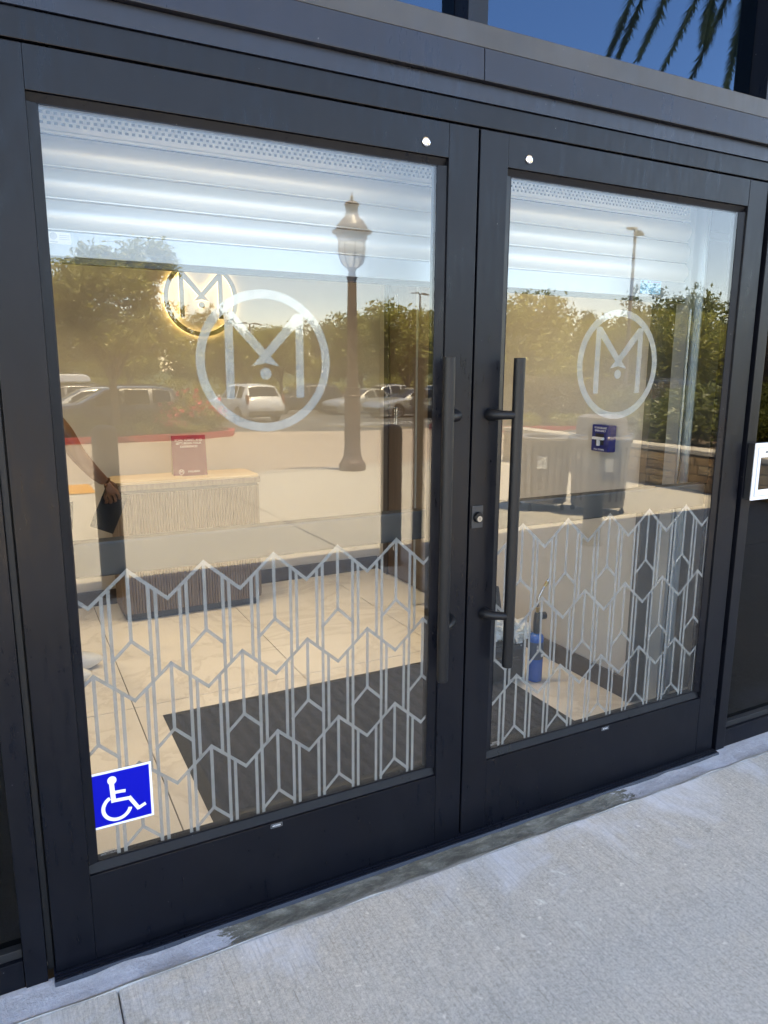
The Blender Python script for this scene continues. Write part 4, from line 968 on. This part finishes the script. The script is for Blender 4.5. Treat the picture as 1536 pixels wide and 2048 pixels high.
rose = shrub_proto('rose_bush', .75, .6, 1.0, 2600, .045, M['leafyel'], 31, 8, 150)
low = shrub_proto('low_shrub', .8, .5, .48, 2000, .045, M['leafyel'], 32, 8)
dryb = shrub_proto('dry_shrub', 1.5, 1.0, 1.55, 6000, .06, M['leafdry'], 33, 12)
hedge = shrub_proto('hedge_plant', .9, .9, .95, 4200, .055, M['leafdark'], 34, 9)
grassm = shrub_proto('grass_clump', 1.1, .8, .75, 3200, .07, M['leafyel'], 35, 8)
place(rose, 3.95, -20.2, 1.3, 0, 'tall rose bush with pink blossoms at the rounded tip of the red kerbed island')
place(rose, 3.0, -19.9, .7, 1.2, 'shorter rose bush with pink blossoms just left of the tallest one')
for k, (x, s_) in enumerate(((3.6,.72),(2.4,.85),(1.6,.8),(-.2,.85))): place(low, x, -19.5+.1*(k % 2), s_, k*1.7, '%s low yellow green shrub from the kerb tip under the big tree' % ORD[k], 'low shrubs in the left island')
for k, (x, y) in enumerate(((.6,-20.4),(2.6,-20.9),(-1.6,-20.3))): place(hedge, x, y, .75, k*2., 'dark shrub in the shade %s the big island tree' % ('under', 'right of', 'left of')[k], 'dark shrubs in the left island')
for k, (x, y, s_) in enumerate(((13.2,-18.6,1.0),(15.2,-18.2,1.05),(17.3,-18.0,1.0),(19.3,-17.2,.95),(17.0,-19.3,1.05),(21.2,-16.6,.8))): place(dryb, x, y, s_, k*1.3, '%s dry brownish shrub from the left behind the rubbish bins' % ORD[k], 'dry shrubs in the right island')
for k, (x, y, s_) in enumerate(((12.3,-17.6,1.0),(13.6,-16.9,1.05),(14.9,-16.3,1.0),(16.2,-15.5,1.0),(17.6,-14.9,1.05),(19.0,-14.6,1.0))): place(low, x, y, s_, k*2.1, '%s low yellow green shrub from the left along the right hand red kerb' % ORD[k], 'low shrubs in the right island')
place(rose, 17.8, -15.7, .62, 2.0, 'small rose bush with red blossoms below the right door emblem')
for k, (x, y, s_) in enumerate(((20.5,-15.2,1.1),(22.0,-14.6,1.2),(23.6,-14.0,1.1),(25.0,-13.4,1.0))): place(grassm, x, y, s_, k*1.1, '%s bright green grassy clump from the left in front of the black SUV' % ORD[k], 'grassy clumps by the black SUV')
for k, (x, y, s_) in enumerate(((8.0,-3.2,1.05),(8.1,-4.6,1.0),(8.0,-6.0,1.0),(8.2,-7.4,1.0),(9.7,-4.0,1.15),(9.8,-5.6,1.1),(9.7,-7.2,1.15),(11.4,-4.8,1.3),(11.6,-6.6,1.3))):
    o = place(hedge, x, y, s_*.85, k*1.9, '%s hedge plant of the %s row behind the stone planter wall' % (ORD[k if k < 4 else (k-4 if k < 7 else k-7)], 'front' if k < 4 else ('middle' if k < 7 else 'back')), 'hedge plants behind the stone wall'); o.location.z = .38
dk = place(dense, 15.0, -5.0, .75, 1.0, 'dark dense tree standing behind the planter hedge')
# hedge row along the far edge of the car park
hr = thing('hedge_row', 'long clipped hedge running along the far edge of the car park', 'hedge', (0, 0, gz(-56)))
r5 = random.Random(77)
link('foliage', leaf_mesh('foliage', [((-22+2.1*k, -56+.35*r5.uniform(-1, 1), .95+.2*r5.uniform(-1, 1)), (1.5, .8, .95)) for k in range(38)], 26000, .13, 41), M['leaf'], hr)
st = MB()
for k in range(38): st.tube([(-22+2.1*k, -56, -.1), (-22+2.1*k, -56, 1.0)], .05, 5)
st.build('stem', M['bark'], hr)
# palm
pl = thing('palm_tree', 'palm tree with drooping fronds reflected in the upper window', 'palm tree', (12.4, -7.6, gz(-7.6)))
PC = Vector((12.4, -7.6, 9.6))
MB().tube([(0,0,0),(.08,0,3),(.05,.05,6.5),(0,0,9.45+.1)], [.32,.24,.21,.24], 16).build('trunk', M['bark'], pl, True)
tips = [((9.39,-9.02,7.92),(8.99,-9.03,7.02)),((9.52,-8.93,7.83),(9.16,-8.94,7.04)),((9.93,-8.74,7.92),(9.47,-8.77,7.0)),((10.45,-8.48,7.97),(9.83,-8.54,6.78)),((10.72,-8.33,7.93),(10.55,-8.28,7.3)),((11.28,-8.05,8.02),(10.83,-7.94,6.46)),
        ((12.0,-9.2,8.4),(11.9,-9.9,7.0)),((13.8,-9.0,8.2),(14.5,-9.6,7.0)),((14.6,-7.2,8.2),(15.4,-7.0,7.0)),((13.8,-5.6,8.2),(14.3,-4.9,7.0)),((11.9,-5.2,8.2),(11.7,-4.5,7.2)),((10.3,-6.0,8.6),(9.7,-5.6,7.8)),((10.2,-7.2,10.3),(8.9,-7.0,9.9)),((12.6,-9.6,10.4),(12.8,-10.8,10.0)),((14.8,-7.9,10.5),(16,-8,10.1))]
for a, b in tips:
    a, b = Vector(a), Vector(b); q = a+(a-b)*1.1+Vector((0,0,.35)); pts = []
    for i in range(19):
        t_ = i/18
        if t_ < .62: u = t_/.62; p = PC.lerp(q, u).lerp(q.lerp(a, u), u)
        else: p = a.lerp(b, (t_-.62)/.38)
        pts.append(p-Vector((12.4,-7.6,gz(-7.6))))
    fr = MB(); fr.tube(pts, [.035*(1-.85*i/18) for i in range(19)], 5)
    for i in range(380):
        t_ = .08+.92*i/380; k = min(17, int(t_*18)); p = pts[k].lerp(pts[k+1], t_*18-k); d = (pts[k+1]-pts[k]).normalized()
        sd_ = d.cross(Vector((0,0,1))); sd_ = sd_.normalized() if sd_.length > .1 else Vector((1,0,0)); l = .42*(1-.62*max(0, t_-.35)/.65)*rnd.uniform(.8,1.1)
        for s_ in (-1, 1):
            e = p+(sd_*s_*.55+d*.75+Vector((rnd.gauss(0,.16), rnd.gauss(0,.16), -.25+rnd.gauss(0,.15)))).normalized()*l; n2 = d*.022
            fr.add([p-n2, p+n2, e], [(0,1,2)])
    fr.build('frond', M['palm'], pl, fix=False)

# ------------------------------------------------------------------ cars
KINDS = {
 'suv': dict(L=4.65, st=[(0,.42,.66,.74,.66,.58),(.10,.32,.80,.92,.84,.72),(.5,.24,.92,1.03,.91,.78),(1.25,.24,1.00,1.09,.93,.76),(2.0,.24,1.03,1.60,.93,.68),(2.5,.24,1.04,1.68,.93,.69),(3.4,.24,1.06,1.68,.93,.68),(4.1,.26,1.08,1.62,.92,.66),(4.46,.30,1.08,1.16,.90,.76),(4.58,.36,.95,1.06,.88,.76),(4.65,.46,.75,.88,.82,.72)], ws=(1.25,2.0), rw=(4.1,4.46), side=((1.62,2.42),(2.5,3.3),(3.4,4.0)), wh=(.85,3.62), wr=.36),
 'sedan': dict(L=4.75, st=[(0,.40,.58,.64,.66,.56),(.10,.28,.68,.78,.84,.7),(.6,.20,.78,.88,.90,.74),(1.45,.20,.88,.97,.92,.74),(2.25,.20,.92,1.36,.92,.62),(2.75,.20,.93,1.44,.92,.61),(3.3,.20,.94,1.40,.92,.60),(4.0,.24,.97,1.10,.91,.70),(4.55,.28,.95,1.06,.88,.72),(4.70,.36,.85,.96,.84,.7),(4.75,.44,.7,.8,.78,.66)], ws=(1.45,2.25), rw=(3.3,4.0), side=((1.85,2.62),(2.70,3.45)), wh=(.92,3.72), wr=.33),
 'wagon': dict(L=4.7, st=[(0,.40,.60,.68,.66,.58),(.10,.30,.74,.84,.84,.72),(.5,.24,.84,.95,.90,.76),(1.3,.24,.93,1.03,.92,.76),(2.1,.24,.97,1.47,.92,.65),(2.6,.24,.98,1.53,.92,.65),(3.6,.24,1.00,1.52,.92,.64),(4.15,.26,1.02,1.44,.91,.62),(4.52,.30,1.02,1.10,.89,.74),(4.64,.38,.9,1.0,.86,.72),(4.7,.46,.72,.84,.8,.7)], ws=(1.3,2.1), rw=(4.15,4.52), side=((1.7,2.5),(2.58,3.35),(3.43,4.02)), wh=(.9,3.6), wr=.34)}
def car(name, kind, colr, loc, rz, label, cat='car', rough=.3, metal=.3, extra=None):
    K = KINDS[kind]; st = K['st']; t = thing(name, label, cat, loc, rz)
    paint = mat('car_paint', colr, rough, metal, .5, Coat_Weight=.6, Coat_Roughness=.05)
    xs_ = sorted({s_[0] for s_ in st} | {x for p in K['side'] for x in p} | {K['L']*i/36 for i in range(1, 36)})
    def smp(x):
        for a, b in zip(st, st[1:]):
            if a[0] <= x <= b[0]:
                u = (x-a[0])/(b[0]-a[0]); return [a[i]+(b[i]-a[i])*u for i in range(6)]
    rings = []; mx = K['L']/2
    for x in xs_:
        _, zb, zl, zt, hb, ht = smp(x); h = [(0,zb),(hb*.86,zb),(hb*.97,zb+.10),(hb,zb+(zl-zb)*.5),(hb*.985,zl-.05),(hb*.955,zl),(ht+.02,zt-.075),(ht-.03,zt-.03),(ht*.7,zt),(0,zt+.015)]
        rings.append([(x-mx, y, z) for y, z in h]+[(x-mx, -y, z) for y, z in h[-2:0:-1]])
    n = len(rings[0]); v = [p for r_ in rings for p in r_]; f = []; zone = {}
    def zn(k, i):
        xm = (xs_[k]+xs_[k+1])/2
        if i in (7, 8, 9, 10) and K['ws'][0]+.06 < xm < K['ws'][1]-.05: return 'windscreen'
        if i in (7, 8, 9, 10) and K['rw'][0]+.04 < xm < K['rw'][1]-.03: return 'rear_window'
        if i in (5, 12):
            for q, (a, b) in enumerate(K['side']):
                if a < xm < b: return ('side_window', i, q)
        return None
    for k in range(len(xs_)-1):
        for i in range(n):
            f.append((k*n+i, k*n+(i+1) % n, (k+1)*n+(i+1) % n, (k+1)*n+i)); z_ = zn(k, i)
            if z_: zone.setdefault(z_, []).append(f[-1])
    f += [tuple(range(n))[::-1], tuple((len(xs_)-1)*n+i for i in range(n))]
    me = bpy.data.meshes.new('body'); me.from_pydata(v, [], f); bm = bmesh.new(); bm.from_mesh(me); bmesh.ops.recalc_face_normals(bm, faces=bm.faces); bm.to_mesh(me); bm.free()
    bo = link('body', me, paint, t, True); nrm = [vx.normal.copy() for vx in me.vertices]
    for z_, fs in zone.items():
        nm = z_ if isinstance(z_, str) else z_[0]; ids = sorted({i for q in fs for i in q}); mp = {i: j for j, i in enumerate(ids)}
        c = sum((Vector(v[i]) for i in ids), Vector())/len(ids); g_ = MB()
        g_.add([Vector(v[i])+nrm[i]*.012+(c-Vector(v[i]))*.05 for i in ids], [tuple(mp[i] for i in q) for q in fs]); g_.build(nm, M['carglass'], t, True, fix=False)
    for x in K['wh']:
        for s_ in (-1, 1):
            y = s_*(.925); wh = MB(); wr = K['wr']
            def ring(r0, y0, r1, y1, nn=26): return [(r0, y0), (r1, y1)]
            a = MB(); a.lathe([(wr+.055, -.02), (wr+.055, .012)], (0,0,0), 28); a.xf(Matrix.Translation((x-mx, s_*.905, wr+.01)) @ Matrix.Rotation(R(-90)*s_, 4, 'X')); a.build('wheel_arch', M['trim'], t, True)
            b = MB(); b.lathe([(wr*.62, .03), (wr*.7, .035), (wr*.95, .028), (wr, .0), (wr, -.16)], (0,0,0), 28); b.xf(Matrix.Translation((x-mx, y-s_*.01, wr)) @ Matrix.Rotation(R(-90)*s_, 4, 'X')); wo_ = b.build('wheel', M['tyre'], t, True)
            c = MB()
            for e in range(5):
                sp_ = MB().box(.03, wr*.62, -.028, .028, .028, .040).xf(Matrix.Rotation(6.283*e/5, 4, 'Z')); c.add(sp_.v, sp_.f)
            c.lathe([(.055, .03), (.05, .045)], (0,0,0), 12); c.lathe([(wr*.56, .03), (wr*.56, .042), (wr*.64, .042), (wr*.64, .03)], (0,0,0), 24, False)
            c.xf(Matrix.Translation((x-mx, y-s_*.01, wr)) @ Matrix.Rotation(R(-90)*s_, 4, 'X')); c.build('rim', M['rim'], wo_)
    zf = st[2][2]; zr = st[-3][2]
    for s_ in (-1, 1):
        y0, y1 = sorted((s_*.50, s_*.80)); box('headlight', M['head_l'], t, -mx+.035, -mx+.26, y0, y1, zf-.20, zf-.08, .02)
        y0, y1 = sorted((s_*(.62 if kind == 'sedan' else .775), s_*.885)); box('tail_light', M['tail'], t, mx-.24, mx-.035, y0, y1, zr-.22, zr-.03 if kind == 'sedan' else zr+.16, .02)
        y0, y1 = sorted((s_*.93, s_*1.08)); xm = K['ws'][0]+.35; box('mirror', paint, t, xm-mx-.06, xm-mx+.06, y0, y1, st[4][2]+.02, st[4][2]+.15, .02)
    box('front_bumper', M['trim'], t, -mx-.012, -mx+.10, -.62, .62, .34, .50, .02); box('rear_bumper', M['trim'], t, mx-.12, mx+.012, -.80, .80, .36, .56, .03)
    box('number_plate', M['white'], t, mx-.03, mx+.022, -.15, .15, .70, .82, .004)
    if kind != 'sedan':
        for s_ in (-1, 1): MB().tube([(K['ws'][1]+.2-mx, s_*.62, st[5][3]+.01), (K['ws'][1]+.35-mx, s_*.62, st[5][3]+.05), (K['rw'][0]-.3-mx, s_*.62, st[5][3]+.04), (K['rw'][0]-.1-mx, s_*.62, st[6][3]-.04)], .016, 6).build('roof_rail', M['trim'], t)
    return t
# the nose points to local -x
def heading(dx, dy): return math.atan2(-dy, -dx)
def G(x, y): return (x, y, gz(y)-.055)
car('parked_car', 'suv', (.68,.68,.67), G(8.75,-31.0), heading(-.10,-1), 'white SUV seen from behind, reflected inside the left door emblem', rough=.3, metal=.1)
car('parked_car', 'suv', (.012,.012,.014), G(14.6,-38.6), heading(-1,-.15), 'black people carrier partly hidden behind the white SUV')
car('parked_car', 'sedan', (.58,.56,.52), G(17.1,-35.9), heading(-1,.28), 'silver saloon half hidden by the street lamp post', metal=.6)
car('parked_car', 'sedan', (.58,.57,.55), G(16.9,-30.2), heading(-1,.22), 'silver saloon with dark wheels nearest to the right of the lamp post', metal=.6)
car('parked_car', 'sedan', (.015,.02,.03), G(23.2,-34.2), heading(-1,.2), 'dark saloon reflected behind the left pull handle')
car('parked_car', 'wagon', (.05,.048,.052), G(1.95,-23.0), heading(-1,.03), 'dark grey estate car parked behind the big island tree', metal=.5)
car('parked_car', 'wagon', (.55,.54,.52), G(1.6,-26.8), heading(-1,.0), 'pale silver car parked beyond the dark grey estate', metal=.4)
cb_ = car('parked_car', 'suv', (.10,.10,.11), G(1.0,-31.6), heading(-1,.05), 'dark SUV carrying a white roof box at the far left')
rbx = tag(MB().prism([(-1.1,.0),(-1.05,.22),(-.7,.34),(.9,.32),(1.05,.2),(1.1,0)], 'y', -.42, .42).build('roof_box', M['white'], None, bevel=.05), 'long white roof box on top of the dark SUV', 'roof box')
rbx.location = (1.1, -31.6, gz(-31.6)+1.72)
car('parked_car', 'suv', (.012,.013,.015), G(25.6,-21.2), heading(1,.05), 'black SUV reflected right of the emblem on the right door')
car('parked_car', 'wagon', (.55,.54,.52), G(28.5,-28.0), heading(-1,.1), 'white car reflected inside the right door emblem, behind the shrubs')
car('parked_car', 'sedan', (.6,.6,.6), G(23.0,-62.0), heading(-1,0), 'small white car far across the car park')
car('parked_car', 'suv', (.5,.5,.5), G(27.0,-44.0), heading(-1,.1), 'pale SUV far behind the silver saloons')
car('parked_car', 'wagon', (.03,.035,.05), G(6.0,-38.2), heading(.1,1), 'dark blue estate car facing the shop, left of the white SUV')
car('parked_car', 'sedan', (.60,.60,.60), G(12.2,-42.5), heading(-1,.1), 'pale saloon seen beyond the black people carrier')
car('parked_car', 'suv', (.50,.49,.47), G(21.5,-42.0), heading(-1,.15), 'beige SUV parked right of the lamp post, behind the silver saloons')
car('parked_car', 'sedan', (.20,.03,.03), G(-5.5,-24.5), heading(-1,.0), 'dark red saloon parked left of the grey estate car')
car('parked_car', 'suv', (.5,.5,.5), G(-12.0,-26.0), heading(-1,.0), 'grey SUV parked furthest left')
place(mid, -7.5, -20.0, .95, 2.6, 'tree in the left part of the red kerbed island'); place(mid2, -15, -33, 1.0, 1.0, 'tree at the far left of the car park'); place(mid, -24, -38, 1.1, 3.0, 'tree furthest left of all in the car park')
# lorries far away
def lorry(loc, rz, label, semi):
    t = thing('lorry', label, 'lorry', loc, rz)
    box('cargo_box', M['white'], t, 1.9, 8.5 if semi else 6.4, -1.25, 1.25, 1.0, 3.7 if semi else 3.2, .03); cabm = M['white']
    MB().prism([(0,.6),(0,1.35),(.25,1.45),(.55,2.2),(.8,2.35),(1.8,2.5),(1.8,.6)], 'y', -1.1, 1.1).build('cab', cabm, t, bevel=.04)
    MB().prism([(.27,1.5),(.56,2.16),(.54,2.18),(.245,1.52)], 'y', -.95, .95).build('windscreen', M['carglass'], t); box('chassis', M['trim'], t, .2, 8.3 if semi else 6.3, -.9, .9, .55, .95, .02)
    if semi: MB().prism([(.75,2.45),(1.1,3.2),(1.75,3.6),(1.75,2.5)], 'y', -1.0, 1.0).build('wind_deflector', cabm, t)
    for x in (.9, 5.2 if not semi else 6.6, 2.6 if semi else 4.6):
        for s_ in (-1, 1): MB().tube([(x, s_*.85, .5), (x, s_*1.15, .5)], .5, 18).build('wheel', M['tyre'], t)
    for s_ in (-1, 1): box('headlight', M['head_l'], t, -.02, .03, min(s_*.7, s_*1.0), max(s_*.7, s_*1.0), .8, 1.0, .005)
lorry(G(4.0,-72), heading(.0,1)+R(0), 'white box lorry facing the shop at far left', False)
lorry(G(7.4,-76), heading(.75,.65), 'white articulated lorry next to the box lorry', True)
# monument sign
mn = thing('monument_sign', 'small white arched monument sign across the car park', 'sign', G(7.6,-42.5), R(20))
MB().prism([(-.62,0),(-.62,1.05),(-.50,1.12),(-.45,1.3),(-.25,1.48),(0,1.54),(.25,1.48),(.45,1.3),(.5,1.12),(.62,1.05),(.62,0)], 'y', -.16, .16).build('panel', M['wall'], mn, bevel=.02); box('plinth', M['cap'], mn, -.72, .72, -.24, .24, 0, .22, .02)
# car park light poles
def lightpole(x, y, h, rz, label):
    t = thing('light_pole', label, 'light pole', G(x, y), rz, None)
    MB().lathe([(.30,0),(.30,.75),(.28,.8)], (0,0,0), 18).build('concrete_base', M['kerb'], t, True); MB().tube([(0,0,.8),(0,0,h)], [.10,.065], 12).build('pole', M['lightpole'], t, True)
    for s_ in (-1, 1):
        ar = MB().tube([(0,0,h-.05),(s_*.25,0,h+.03),(s_*.4,0,h+.03)], .03, 8).build('arm', M['lightpole'], t, True)
        MB().prism([(s_*.38,h+.09),(s_*1.05,h+.0),(s_*1.05,h-.06),(s_*.38,h-.03)], 'y', -.17, .17).build('lamp_head', M['lightpole'], t, bevel=.015)
lightpole(24.6,-23.4,8.25,-.55,'tall twin armed light pole reflected across the right door emblem'); lightpole(30.2,-52.0,8.9,-.4,'twin armed light pole above the trees beside the left door handle')
lightpole(57,-50,9.2,-.6,'distant twin armed light pole at the far right'); lightpole(17.5,-58,6.4,-.3,'thin light pole reflected inside the left door emblem')
for p in (big, mid, mid2, dense, lush, cf, rose, low, dryb, hedge, grassm): pass
